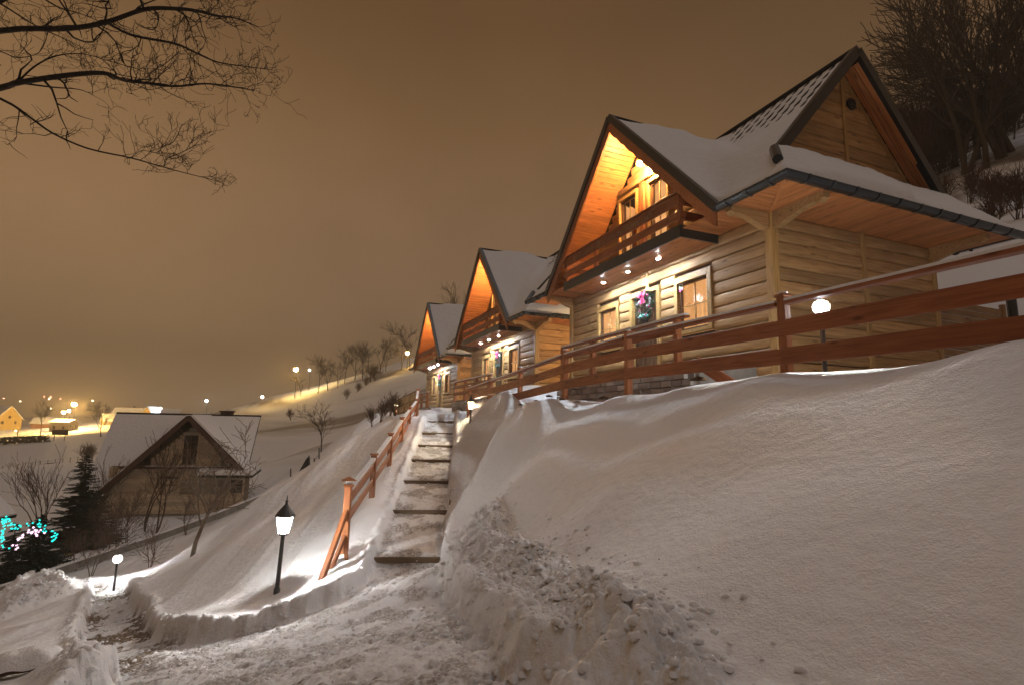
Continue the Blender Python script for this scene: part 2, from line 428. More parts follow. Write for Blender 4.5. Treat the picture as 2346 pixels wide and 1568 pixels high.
def poly_sd(x, y, poly):
    """signed distance to polygon, negative inside"""
    d = np.full(x.shape, 1e9); ins = np.zeros(x.shape, bool); n = len(poly)
    for i in range(n):
        ax, ay = poly[i]; bx, by = poly[(i+1) % n]
        ex, ey = bx-ax, by-ay; wx, wy = x-ax, y-ay
        t = np.clip((wx*ex+wy*ey)/(ex*ex+ey*ey+1e-12), 0, 1)
        d = np.minimum(d, np.hypot(wx-ex*t, wy-ey*t))
        c = ((ay <= y) & (by > y)) | ((by <= y) & (ay > y))
        with np.errstate(divide='ignore', invalid='ignore'):
            xx = ax+(y-ay)/(by-ay+1e-30)*ex
        ins ^= c & (x < xx)
    return np.where(ins, -d, d)

PATH_PIX = [(1010, 1284), (1014, 1330), (1030, 1385), (1078, 1428), (1120, 1475), (1165, 1566)]
PATH_PIX_L = [(862, 1284), (842, 1330), (780, 1377), (700, 1412), (620, 1437), (560, 1458), (480, 1476), (372, 1476), (330, 1430), (300, 1390), (286, 1347),
              (216, 1347), (200, 1400), (188, 1450), (172, 1500), (215, 1528), (265, 1562)]
_right = [hit(x, y, -FL)[:2] for x, y in PATH_PIX]
_left = [hit(x, y, -FL)[:2] for x, y in PATH_PIX_L]
PATH = [ST_A[:2]+st_nrm*0.6+st_dir*0.1] + [tuple(p) for p in _right] + [(1.0, 1.0), (-1.2, 1.2)] + [tuple(p) for p in reversed(_left)] + [ST_A[:2]-st_nrm*0.6+st_dir*0.1]
# plateau path at the head of the steps
HEAD = [ST_B[:2]-st_nrm*0.62-st_dir*0.2, ST_B[:2]+st_nrm*0.62-st_dir*0.2, (6.5, 24.0), (6.6, 31), (5.2, 31), (5.0, 25), (4.0, 24.6), (4.2, 22.6)]
PILE_PIX = [(1035, 1130), (1140, 1150), (1250, 1240), (1330, 1320), (1500, 1350), (1590, 1400), (1640, 1480), (1740, 1566), (1500, 1567), (1200, 1567), (1120, 1470), (1080, 1425), (1030, 1380), (1020, 1280)]
PILE = [tuple(hit(x, y)[:2]) for x, y in PILE_PIX]
PILE = PILE[:8] + [(1.9, 1.2), (1.3, 1.1)] + PILE[9:]
BANK_PIX = [(0, 1372), (100, 1328), (160, 1330), (170, 1355), (0, 1425)]
BANK = [tuple(hit(x, y)[:2]) for x, y in BANK_PIX]
PIT = hit(1195, 1500)[:2]
MOUND = [tuple(hit(x, y)[:2]) for x, y in [(140, 1505), (215, 1518), (275, 1566), (230, 1567), (90, 1567)]]

# treads of the steps: each edge where the photograph shows it
def stair_s(y):
    best = None
    for s in np.linspace(0, ST_L, 2400):
        P = ST_A+(ST_B-ST_A)*s/ST_L
        d = P@FW; yy = 784-FPX*(P@UP)/d
        if best is None or abs(yy-y) < best[0]: best = (abs(yy-y), s)
    return best[1]
STEP_Y = (1272, 1165, 1098, 1050, 1017, 989, 963, 946)
STEP_S = [stair_s(y) for y in STEP_Y]
def stair_floor(s):
    """floor height along the steps: sloping treads with a drop of 0.17 m at each timber edge"""
    lin = ST_A[2]+(ST_B[2]-ST_A[2])*np.clip(s, -1, ST_L+1)/ST_L
    out = np.full(np.shape(s), np.nan)
    edges = STEP_S+[ST_L+3]
    z = lin.copy() if hasattr(lin, 'copy') else lin
    for i in range(len(STEP_S)):
        a, b = edges[i], edges[i+1]
        za = ST_A[2]+(ST_B[2]-ST_A[2])*a/ST_L
        zb = ST_A[2]+(ST_B[2]-ST_A[2])*min(b, ST_L+1.2)/ST_L-0.10
        m = (s >= a) & (s < b)
        z = np.where(m, za+(zb-za)*(s-a)/(b-a), z)
    return z

def ground(x, y, detail=True):
    x = np.asarray(x, float); y = np.asarray(y, float)
    r = np.hypot(x, y)
    z0 = base_z(x, y); z = z0.copy()
    dirt_and_shade = np.zeros(x.shape)
    if detail:
        # far relief: gullies and shadows of wind on the open hillside, long drifts along the slope
        far = sstep(45, 80, r)
        z += far*(1.1*fbm(x*.05+y*.02, y*.012, 3, 5)+0.45*fbm(x*.2+y*.06, y*.04, 3, 8))
        near = 1-sstep(30, 60, r)
        z += near*(0.09*fbm(x*.4, y*.4, 2, 11)+0.006*fbm(x*4, y*4, 2, 12))
        # wind ripples on the slope left of the steps
        lx, ly = x*0.95-y*0.316, x*0.316+y*0.95
        wl = sstep(0.3, -0.8, (x-ST_A[0])*st_nrm[0]+(y-ST_A[1])*st_nrm[1])*sstep(6, 8.5, r)*near
        rp = fbm(lx*1.1+0.35*vnoise(lx*.6, ly*.4, 3), ly*.20, 3, 21)
        z += wl*0.17*rp
        wr = sstep(1.0, 2.0, x)*near*sstep(0.5, 1.5, (x-ST_A[0])*st_nrm[0]+(y-ST_A[1])*st_nrm[1])
        z += wr*(0.007*fbm(x*3.2, y*1.1+x*.5, 3, 31)+0.055*fbm(x*.7, y*.3, 2, 33))
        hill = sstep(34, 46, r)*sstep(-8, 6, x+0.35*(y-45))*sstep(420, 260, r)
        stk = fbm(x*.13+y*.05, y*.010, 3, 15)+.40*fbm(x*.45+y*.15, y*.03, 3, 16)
        dirt_and_shade = hill*np.clip(.56+1.5*stk, 0.15, .9)  # thin grass streaks, painted in to darken the snow of the open hill
        dirt_and_shade = np.maximum(dirt_and_shade, sstep(14.6, 17.0, x)*sstep(70, 40, y)*np.clip(.55+1.3*fbm(x*.5, y*.5, 3, 18), .1, .95))  # leaf litter tone behind the chalet, painted darker to dim the snow slope
    nr = r < 34
    xs, ys = x[nr], y[nr]
    if xs.size:
        jit = 0.07*fbm(xs*2.3, ys*2.3, 3, 41)+0.035*fbm(xs*9, ys*9, 2, 43)
        sd = poly_sd(xs, ys, PATH)
        sd2 = poly_sd(xs, ys, HEAD)
        s = (xs-ST_A[0])*st_dir[0]+(ys-ST_A[1])*st_dir[1]; t = (xs-ST_A[0])*st_nrm[0]+(ys-ST_A[1])*st_nrm[1]
        sds = np.maximum(np.abs(t)-0.60, np.maximum(-s, s-ST_L-.4))
        fl_path = z0[nr]-FL
        # where the steps begin the floor follows them
        fl_st = stair_floor(s)
        w = sstep(-1.6, 0.0, s)*sstep(1.4, 0.7, np.abs(t))
        fl_path = fl_path*(1-w)+np.minimum(fl_path, ST_A[2]-0.17)*w if False else fl_path*(1-w)+(ST_A[2]-0.19+0.12*np.minimum(s, 0))*w
        zn = z[nr]
        pl = poly_sd(xs, ys, PILE); bk = np.minimum(poly_sd(xs, ys, BANK), poly_sd(xs, ys, MOUND))
        pw = sstep(0.08, -0.30, pl+jit*1.5); bw = sstep(0.25, -0.3, bk+jit*2)
        if detail:
            L1, L2, L3 = lumps(xs*3.1, ys*3.1, 51), lumps(xs*7.3+3, ys*7.3, 53), lumps(xs*16, ys*16+5, 55)
            L4 = lumps(xs*31, ys*31+2, 56)
            rough = 0.06*L1*lumps(xs*1.3, ys*1.3, 52)*sstep(-.25, .2, fbm(xs*2.2, ys*2.2, 2, 50))+0.10*L2*_soft(xs, ys)*sstep(-.35, .15, fbm(xs*3, ys*3, 2, 54))+0.045*L3*sstep(-.4, .1, fbm(xs*5, ys*5, 2, 58))+0.016*L4+0.15*fbm(xs*1.7, ys*1.7, 3, 57)+0.085*fbm(xs*6, ys*6, 4, 60)
            edge = sstep(0.4, 0.05, np.abs(pl))*sstep(2.6, 1.8, xs)*sstep(-.1, .25, fbm(xs*2.1, ys*2.1, 2, 59))
            pw2 = pw*sstep(-0.05, 0.55, sd)*sstep(0.0, 0.5, sds)
            zn = zn+pw2*(rough+0.05)+0.05*edge*L2*(1-pw)
            zn = zn+bw*(rough+0.12)
            pit = np.hypot(xs-PIT[0], ys-PIT[1])
            zn = zn-0.22*sstep(0.30, 0.05, pit+jit)
        # floor of the cleared path, with trodden clods
        if detail:
            tr = 0.035*fbm(xs*5, ys*5, 3, 61)+0.02*lumps(xs*9, ys*9, 63)+0.012*lumps(xs*21, ys*21, 65)
        else: tr = 0
        q = sd+jit
        on_path = sstep(0.09, -0.05, q)
        rim = np.exp(-((q-0.13)/0.10)**2)*0.05*(0.5+lumps(xs*5, ys*5, 67))
        zn = (zn+rim*(detail*1.0))*(1-on_path)+(fl_path+tr)*on_path
        q2 = sds+jit*0.5
        on_st = sstep(0.05, -0.05, q2)
        rim2 = np.exp(-((q2-0.12)/0.09)**2)*0.06*(0.4+lumps(xs*5, ys*5, 69))*sstep(ST_L+.2, ST_L-1, s)*sstep(-.2, .6, s)
        zn = (zn+rim2*(detail*1.0))*(1-on_st)+(fl_st+tr*0.6)*on_st
        q3 = sd2+jit
        on_h = sstep(0.10, -0.06, q3)
        zn = zn*(1-on_h)+(np.minimum(z0[nr]-0.12, zn)+tr*.6)*on_h
        z[nr] = zn
        dm = np.maximum(on_path, np.maximum(on_st, on_h*.5))
        dn = sstep(0.00, 0.30, fbm(xs*2.4, ys*2.4, 3, 71)+0.40*fbm(xs*11, ys*11, 3, 73)+0.17)
        lowp = sstep(-1.0, -3.2, xs)
        dirt_and_shade[nr] = np.maximum(on_path*np.clip(dn*(0.66+0.5*lowp)+0.42*lowp, 0, 1), np.maximum(on_st*np.clip(dn*.45+.30, 0, 1), on_h*.35*dn))
        dirt_and_shade[nr] = np.maximum(dirt_and_shade[nr], 0.40*pw*sstep(.15, .5, fbm(xs*4, ys*4, 3, 77)))
    return z, dirt_and_shade
def _soft(x, y): return 0.4+0.6*sstep(-.15, .2, vnoise(x*1.1, y*1.1, 91))

def gz(x, y):
    return float(ground(np.array([float(x)]), np.array([float(y)]), False)[0][0])

# snow material: white, painted darker on the hillsides to dim them, trodden dirt and gravel where the path is worn through
snow = bpy.data.materials.new('snow'); nt, b = nodes_of(snow); N = nt.nodes.new; K = nt.links.new
b.inputs['Roughness'].default_value = 0.75; b.inputs['Specular IOR Level'].default_value = 0.3
at = N('ShaderNodeAttribute'); at.attribute_name = 'dirt_and_shade'
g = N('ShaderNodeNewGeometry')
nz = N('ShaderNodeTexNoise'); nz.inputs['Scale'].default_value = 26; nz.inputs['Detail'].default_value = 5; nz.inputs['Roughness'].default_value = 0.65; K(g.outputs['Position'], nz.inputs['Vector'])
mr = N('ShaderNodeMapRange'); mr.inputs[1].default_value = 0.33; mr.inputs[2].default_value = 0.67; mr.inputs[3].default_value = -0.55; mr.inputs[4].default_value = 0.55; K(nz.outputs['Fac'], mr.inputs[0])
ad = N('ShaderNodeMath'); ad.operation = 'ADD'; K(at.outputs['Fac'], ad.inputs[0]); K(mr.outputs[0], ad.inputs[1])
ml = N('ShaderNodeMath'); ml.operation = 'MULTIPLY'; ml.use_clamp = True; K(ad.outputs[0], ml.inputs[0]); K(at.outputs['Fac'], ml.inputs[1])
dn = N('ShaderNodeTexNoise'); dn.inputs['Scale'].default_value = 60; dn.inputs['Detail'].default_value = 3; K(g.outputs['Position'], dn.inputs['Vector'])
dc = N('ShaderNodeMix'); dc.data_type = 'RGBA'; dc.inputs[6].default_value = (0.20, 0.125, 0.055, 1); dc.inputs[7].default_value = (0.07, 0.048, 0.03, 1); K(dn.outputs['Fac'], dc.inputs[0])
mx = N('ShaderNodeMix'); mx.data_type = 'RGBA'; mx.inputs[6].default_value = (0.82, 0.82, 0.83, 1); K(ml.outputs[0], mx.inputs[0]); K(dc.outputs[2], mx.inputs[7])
K(mx.outputs[2], b.inputs['Base Color'])
bn = N('ShaderNodeTexNoise'); bn.inputs['Scale'].default_value = 55; bn.inputs['Detail'].default_value = 4; bn.inputs['Roughness'].default_value = 0.7; K(g.outputs['Position'], bn.inputs['Vector'])
b2 = N('ShaderNodeTexNoise'); b2.inputs['Scale'].default_value = 7; b2.inputs['Detail'].default_value = 3; K(g.outputs['Position'], b2.inputs['Vector'])
sm = N('ShaderNodeMath'); sm.operation = 'MULTIPLY_ADD'; sm.inputs[1].default_value = 3.0; K(b2.outputs['Fac'], sm.inputs[0]); K(bn.outputs['Fac'], sm.inputs[2])
bp = N('ShaderNodeBump'); bp.inputs['Strength'].default_value = 0.65; bp.inputs['Distance'].default_value = 0.020; K(sm.outputs[0], bp.inputs['Height']); K(bp.outputs[0], b.inputs['Normal'])
_mats['snow'] = snow
SNOW = snow

def grid_object(name, X, Y, Z, mat, dirt_and_shade=None, wrap=False, parent=None, center=None):
    nu, nv = X.shape
    co = np.stack([X, Y, Z], -1).reshape(-1, 3).astype(np.float32)
    base = len(co)
    i, j = np.meshgrid(np.arange(nu-1), np.arange(nv if wrap else nv-1), indexing='ij')
    j2 = (j+1) % nv
    F = np.stack([i*nv+j, i*nv+j2, (i+1)*nv+j2, (i+1)*nv+j], -1).reshape(-1, 4)
    tri = None
    if center is not None:
        co = np.concatenate([co, np.array([center], np.float32)])
        jj = np.arange(nv); tri = np.stack([np.full(nv, base), (jj+1) % nv, jj], -1)
    me = bpy.data.meshes.new(name)
    nf = len(F)+(len(tri) if tri is not None else 0)
    idx = F.ravel() if tri is None else np.concatenate([F.ravel(), tri.ravel()])
    st = np.arange(len(F))*4
    if tri is not None: st = np.concatenate([st, len(F)*4+np.arange(len(tri))*3])
    me.vertices.add(len(co)); me.vertices.foreach_set('co', co.ravel())
    me.loops.add(len(idx)); me.loops.foreach_set('vertex_index', idx.astype(np.int32))
    me.polygons.add(nf); me.polygons.foreach_set('loop_start', st.astype(np.int32))
    me.update(calc_edges=True); me.validate()
    me.materials.append(mat); me.shade_smooth()
    if dirt_and_shade is not None:
        a = me.attributes.new('dirt_and_shade', 'FLOAT', 'POINT'); dd = dirt_and_shade.ravel().astype(np.float32)
        if center is not None: dd = np.concatenate([dd, [0]]).astype(np.float32)
        a.data.foreach_set('value', dd)
    return link(name, me, parent)

fine = np.arange(-0.86, 0.86, 0.0021)
coarse = np.linspace(0.875, 2*math.pi-0.875, 60)
az = np.concatenate([fine, coarse])+YAW
rr_ = [0.9]
while rr_[-1] < 30: rr_.append(rr_[-1]*1.0052)
while rr_[-1] < 170: rr_.append(rr_[-1]*1.012)
while rr_[-1] < 900: rr_.append(rr_[-1]*1.05)
RRg, AZg = np.meshgrid(np.array(rr_), az, indexing='ij')
GX, GY = RRg*np.sin(AZg), RRg*np.cos(AZg)
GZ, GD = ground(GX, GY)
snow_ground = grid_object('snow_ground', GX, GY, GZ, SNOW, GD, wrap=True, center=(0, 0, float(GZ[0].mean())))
tag(snow_ground, kind='structure')
del GX, GY, GZ, RRg, AZg

# clods of snow thrown up beside the path
rng = random.Random(4)
def ico(r, seed, squash=0.8, n=6):
    """uneven rounded clod of 2 rings"""
    R = random.Random(seed); vs = [(0, 0, r*squash)]
    for k, (zz, f) in enumerate(((0.55, 0.8), (-0.1, 1.0))):
        for j in range(n):
            a = 2*math.pi*(j+0.5*k)/n; q = r*f*R.uniform(.6, 1.25)
            vs.append((q*math.cos(a), q*math.sin(a), r*zz*squash*R.uniform(.8, 1.2)))
    fs = [(0, 1+j, 1+(j+1) % n) for j in range(n)]
    for j in range(n):
        fs += [(1+j, 1+n+j, 1+(j+1) % n), (1+(j+1) % n, 1+n+j, 1+n+(j+1) % n)]
    return vs, fs
cl = MB(); pts = []
def inside(p, poly): return poly_sd(np.array([p[0]]), np.array([p[1]]), poly)[0]
def rand_in(poly, n, lo, hi):
    xs = [p[0] for p in poly]; ys = [p[1] for p in poly]; x0, x1, y0, y1 = min(xs)-hi, max(xs)+hi, min(ys)-hi, max(ys)+hi
    X = np.random.RandomState(n).uniform(x0, x1, n*5); Y = np.random.RandomState(n+1).uniform(y0, y1, n*5)
    d = poly_sd(X, Y, poly); m = (d > lo) & (d < hi)
    return list(zip(X[m][:n], Y[m][:n]))
cand = [(x, y, 0.024) for x, y in rand_in(PILE, 6000, -3, 0.06)] + [(x, y, 0.022) for x, y in rand_in(PILE, 260, 0.0, 0.35)] + [(x, y, 0.05) for x, y in rand_in(BANK, 500, -3, .1)] \
     + [(x, y, 0.020) for x, y in rand_in(PATH, 1400, -2, -.05)] + [(x, y, 0.03) for x, y in rand_in(PATH, 700, -.12, .22)]
cx_, cy2 = np.array([c[0] for c in cand]), np.array([c[1] for c in cand])
cz, _ = ground(cx_, cy2)
for (x, y, r), z in zip(cand, cz):
    if math.hypot(x, y) < 1.9: continue
    if r == 0.024:
        nn = float(fbm(np.array([x*1.6]), np.array([y*1.6]), 3, 95)[0]); ed_ = -inside((x, y), PILE)
        if rng.random() > min(1.0, .25+ed_*1.6)*(0.15+0.85*float(sstep(-.22, .25, nn))): continue
    q = r*min(2.6, rng.paretovariate(1.7))*rng.uniform(.28, .85)
    vs, fs = ico(q, rng.random(), rng.uniform(.6, .95)); a = rng.uniform(0, 6.28)
    cl.add([(x+p[0]*math.cos(a)-p[1]*math.sin(a), y+p[0]*math.sin(a)+p[1]*math.cos(a), z+p[2]-q*0.12) for p in vs], fs)
tag(cl.build('snow_clods', SNOW, smooth=True), kind='stuff')

# ------------------------------------------------------------------ materials of the buildings
LOGM = wood_mat('golden_log', (0.50, 0.30, 0.125), (0.31, 0.165, 0.062), 0.62, knots=0.8, var=.22)
TRIM = wood_mat('pale_pine_trim', (0.50, 0.31, 0.11), (0.34, 0.18, 0.055), 0.45, knots=0.3)
SOFF = wood_mat('orange_soffit_board', (0.56, 0.235, 0.085), (0.38, 0.135, 0.04), 0.42, knots=0.75)
REDW = wood_mat('red_brown_stained_timber', (0.34, 0.118, 0.045), (0.20, 0.058, 0.021), 0.45, knots=0.8, grain=1.3)
REDL = wood_mat('orange_brown_stained_timber', (0.42, 0.16, 0.062), (0.26, 0.085, 0.03), 0.45, knots=0.6, grain=1.3)
DARKW = wood_mat('dark_brown_door_wood', (0.12, 0.058, 0.028), (0.06, 0.027, 0.012), 0.4, knots=0.2)
SASH = flat_mat('dark_brown_window_frame', (0.10, 0.05, 0.026), 0.35)
BLACK = flat_mat('black_metal', (0.018, 0.020, 0.022), 0.32, 0.0, 0.15, 6, spec=0.6)
GUTT = flat_mat('black_gutter_metal', (0.024, 0.029, 0.034), 0.22, 0.3, 0.1, 4, spec=0.8)
TILE = flat_mat('dark_roof_tile', (0.020, 0.018, 0.017), 0.7, 0.0, 0.25, 3, spec=.15)
CORE = flat_mat('wall_core', (0.10, 0.062, 0.03), 0.8)
STONE = wood_mat('grey_wall_stone', (0.52, 0.50, 0.47), (0.34, 0.32, 0.30), 0.8, knots=0.2, grain=3, var=0.3)
MORT = flat_mat('mortar', (0.26, 0.25, 0.23), 0.9)
CONC = flat_mat('concrete', (0.30, 0.285, 0.26), 0.85, 0, 0.2, 5, bump=0.3)
LED = glow_mat('white_led', (0.80, 0.90, 1.0), 4600)
FLOOD = glow_mat('warm_flood_bulb', (1.0, 0.55, 0.22), 1400)
def frosted(name, col, strength):
    m = bpy.data.materials.new(name); m.use_nodes = True; nt = m.node_tree; nt.nodes.clear(); N = nt.nodes.new; K = nt.links.new
    o = N('ShaderNodeOutputMaterial'); t = N('ShaderNodeBsdfTransparent'); e = N('ShaderNodeEmission'); a = N('ShaderNodeAddShader')
    t.inputs[0].default_value = (.92, .92, .92, 1); e.inputs[0].default_value = (*col, 1); e.inputs[1].default_value = strength
    K(t.outputs[0], a.inputs[0]); K(e.outputs[0], a.inputs[1]); K(a.outputs[0], o.inputs[0]); return m
FROST = frosted('frosted_lamp_glass', (1.0, .97, .90), 3.5)
FROSTW = frosted('frosted_warm_glass', (1.0, .80, .5), 3.0)

def glowing_room_mat():
    """planked room wall that glows itself in place of a lamp, seen through a window"""
    m = bpy.data.materials.new('glowing_room'); m.use_nodes = True; nt = m.node_tree; nt.nodes.clear(); N = nt.nodes.new; K = nt.links.new
    o = N('ShaderNodeOutputMaterial'); e = N('ShaderNodeEmission'); g = N('ShaderNodeNewGeometry')
    w = N('ShaderNodeTexWave'); w.wave_type = 'BANDS'; w.bands_direction = 'Y'; w.inputs['Scale'].default_value = 2.1; w.inputs['Distortion'].default_value = 0.3
    mp = N('ShaderNodeMapping'); mp.inputs['Scale'].default_value = (1, 1, 0.12); K(g.outputs['Position'], mp.inputs[0]); K(mp.outputs[0], w.inputs['Vector'])
    n = N('ShaderNodeTexNoise'); n.inputs['Scale'].default_value = 2.3; n.inputs['Detail'].default_value = 4; K(g.outputs['Position'], n.inputs['Vector'])
    r = N('ShaderNodeValToRGB'); r.color_ramp.elements[0].color = (0.50, 0.19, 0.055, 1); r.color_ramp.elements[1].color = (0.98, 0.50, 0.19, 1)
    r.color_ramp.elements[0].position = 0.25; r.color_ramp.elements[1].position = 0.72
    mx = N('ShaderNodeMath'); mx.operation = 'MULTIPLY_ADD'; mx.inputs[1].default_value = 0.22; K(w.outputs['Fac'], mx.inputs[0])
    ns = N('ShaderNodeMath'); ns.operation = 'MULTIPLY'; ns.inputs[1].default_value = 0.85; K(n.outputs['Fac'], ns.inputs[0]); K(ns.outputs[0], mx.inputs[2])
    K(mx.outputs[0], r.inputs[0]); K(r.outputs[0], e.inputs[0]); e.inputs[1].default_value = 1.05; K(e.outputs[0], o.inputs[0])
    return m
ROOM = glowing_room_mat()  # these walls give off the room's lamplight themselves
def glass_mat():
    m = bpy.data.materials.new('window_glass'); m.use_nodes = True; nt = m.node_tree; nt.nodes.clear(); N = nt.nodes.new; K = nt.links.new
    o = N('ShaderNodeOutputMaterial'); t = N('ShaderNodeBsdfTransparent'); gl = N('ShaderNodeBsdfGlossy'); gl.inputs['Roughness'].default_value = 0.02
    mx = N('ShaderNodeMixShader'); mx.inputs[0].default_value = 0.05
    K(t.outputs[0], mx.inputs[1]); K(gl.outputs[0], mx.inputs[2]); K(mx.outputs[0], o.inputs[0])
    return m
GLASS = glass_mat()
def lace_mat():
    m = bpy.data.materials.new('lace'); m.use_nodes = True; nt = m.node_tree; nt.nodes.clear(); N = nt.nodes.new; K = nt.links.new
    o = N('ShaderNodeOutputMaterial'); d = N('ShaderNodeBsdfDiffuse'); d.inputs[0].default_value = (0.8, 0.78, 0.72, 1)
    t = N('ShaderNodeBsdfTranslucent'); t.inputs[0].default_value = (0.95, 0.9, 0.8, 1); tr = N('ShaderNodeBsdfTransparent')
    a = N('ShaderNodeAddShader'); K(d.outputs[0], a.inputs[0]); K(t.outputs[0], a.inputs[1])
    g = N('ShaderNodeNewGeometry'); v = N('ShaderNodeTexVoronoi'); v.inputs['Scale'].default_value = 28; K(g.outputs['Position'], v.inputs['Vector'])
    mr = N('ShaderNodeMapRange'); mr.inputs[1].default_value = 0.3; mr.inputs[2].default_value = 0.5; mr.inputs[3].default_value = 0.12; mr.inputs[4].default_value = 0.42; K(v.outputs['Distance'], mr.inputs[0])
    mx = N('ShaderNodeMixShader'); K(mr.outputs[0], mx.inputs[0]); K(a.outputs[0], mx.inputs[1]); K(tr.outputs[0], mx.inputs[2]); K(mx.outputs[0], o.inputs[0])
    return m
LACE = lace_mat()

# ------------------------------------------------------------------ the log chalet
X0, XB, Y0, Y1 = 7.80, 12.40, 6.83, 14.40
XT, YM, ZR, HW, ZG = 6.73, 10.53, 7.66, 3.48, 3.95
XE, XEB, YE, YT, XM = 6.80, 13.20, 5.62, 6.43, 10.0
KF = (ZR-ZG)/HW; KM = (ZR-ZG)/(XM-XE); KS = 1.16
ZS = 3.90                                      # soffit level
ZFL = 1.15                                     # ground floor
ch = thing('log_chalet', 'nearest log chalet with a brightly lit balcony gable and a dark side gable', 'chalet', (10.1, 10.5, 0.8), 0, 'log chalets standing in a row')

# backing walls behind the logs
core = MB()
WIN = [(11.75, 12.85, 2.00, 3.27), (8.31, 9.47, 1.98, 3.30)]      # the two ground floor windows: Y range, Z range
DOOR = (10.00, 11.24, ZFL, 3.31)
def seg(mb, ya, yb, za, zb): mb.box((X0+0.09, (ya+yb)/2, (za+zb)/2), (0.07, yb-ya, zb-za))
seg(core, Y0, 8.31, .3, ZS); seg(core, 9.47, 10.0, .3, 3.3); seg(core, 11.24, 11.75, .3, 3.3); seg(core, 12.85, Y1, .3, ZS)
seg(core, 8.31, 9.47, .3, 1.98); seg(core, 11.75, 12.85, .3, 2.0); seg(core, 10.0, 11.24, .3, ZFL); seg(core, 8.31, 12.85, 3.3, ZS)
core.box(((X0+XB)/2+.06, Y0+0.09, 2.1), (XB-X0-.08, 0.07, 3.6))
core.box(((X0+XB)/2+.06, Y1-0.09, 2.1), (XB-X0-.08, 0.07, 3.6))
core.box((XB-.09, (Y0+Y1)/2, 2.1), (0.07, Y1-Y0-.3, 3.6))
core.slab([(X0+.13, YM-1.42, 6.12), (X0+.13, YM+1.42, 6.12), (X0+.13, YM, ZR-.35)], (0.05, 0, 0))
core.slab([(X0+.13, YM-HW+.25, ZS+.02), (X0+.13, 9.62, ZS+.02), (X0+.13, 9.62, 6.11), (X0+.13, YM-1.42, 6.11)], (0.05, 0, 0))
core.slab([(X0+.13, 11.71, ZS+.02), (X0+.13, YM+HW-.25, ZS+.02), (X0+.13, YM+1.42, 6.11), (X0+.13, 11.71, 6.11)], (0.05, 0, 0))
core.box((X0+.155, 10.64, 5.0), (.05, .42, 2.2))
core.slab([(XM-2.75, Y0+.12, 4.3), (XM+2.75, Y0+.12, 4.3), (XM, Y0+.12, ZR-.22)], (0, 0.05, 0))
core.build('wall', CORE, ch)

# logs, one by one
JR = random.Random(2); NC = 14; ZB0 = 0.43; DZ = (ZS-ZB0)/NC
for k in range(NC):
    z = ZB0+(k+.5)*DZ
    if z > 3.3: spans = [(Y1-.07, 10.53), (10.47, Y0+.07)]
    elif z > 2.0: spans = [(Y1-.07, 12.87), (11.73, 11.26), (9.98, 9.49), (8.29, Y0+.07)]
    elif z > ZFL: spans = [(Y1-.07, 11.26), (9.98, Y0+.07)]
    else: spans = [(Y1-.07, Y0+.07)]
    for a, c in spans:
        j_ = JR.uniform(-.006, .006); piece('log', (X0+.02+JR.uniform(-.006, .006), a, z+j_), (X0+.02+JR.uniform(-.006, .006), c, z+j_), 0.075, DZ, LOGM, ch, kind='log')
    for a, c in ((X0+.07, 10.15), (10.27, XB-.07)):
        j_ = JR.uniform(-.006, .006); piece('log', (a, Y0+.02+JR.uniform(-.006, .006), z+j_), (c, Y0+.02+JR.uniform(-.006, .006), z+j_), 0.075, DZ, LOGM, ch, kind='log')
# gable boards above the hipped skirt
zz = 4.30
while zz < ZR-.35:
    hwid = (ZR-.14-(zz+.3))/KM
    if hwid > .12:
        piece('log', (XM-hwid-.12, Y0+.04, zz+.15), (XM-.03, Y0+.04, zz+.15), 0.06, 0.30, LOGM, ch, kind='log')
        piece('log', (XM+.03, Y0+.04, zz+.15), (XM+hwid+.12, Y0+.04, zz+.15), 0.06, 0.30, LOGM, ch, kind='log')
    zz += 0.30
piece('batten', (XM, Y0-.02, 4.35), (XM, Y0-.02, ZR-.3), 0.10, 0.05, TRIM, ch, up=(0, 1, 0))
MB().lathe([(0.0, 0), (.13, 0), (.13, .03), (.05, .05), (0.0, .05)], (0, 0, 0), 8)
vt = MB(); vt.slab([(XM+.22+.13*math.cos(a), Y0-.03, 6.72+.13*math.sin(a)) for a in [math.pi*2*k/8+.39 for k in range(8)]], (0, -0.04, 0))
for k in range(4): vt.box((XM+.22, Y0-.075, 6.64+.055*k), (.2, .012, .02))
vt.build('vent', BLACK, ch)
# posts
for (x, y, w) in ((X0-.005, Y0-.005, .17), (X0-.005, Y1+.005, .17), (XB+.005, Y0-.005, .15)):
    piece('corner_post', (x, y, .35), (x, y, ZS-.005), w, w, TRIM, ch, up=(0, 1, 0))
piece('wall_post', (10.21, Y0-.03, .35), (10.21, Y0-.03, ZS-.005), .13, .10, TRIM, ch, up=(0, 1, 0))
piece('wall_post', (X0-.035, 10.5, 3.33), (X0-.035, 10.5, 3.70), .10, .05, TRIM, ch, up=(1, 0, 0))

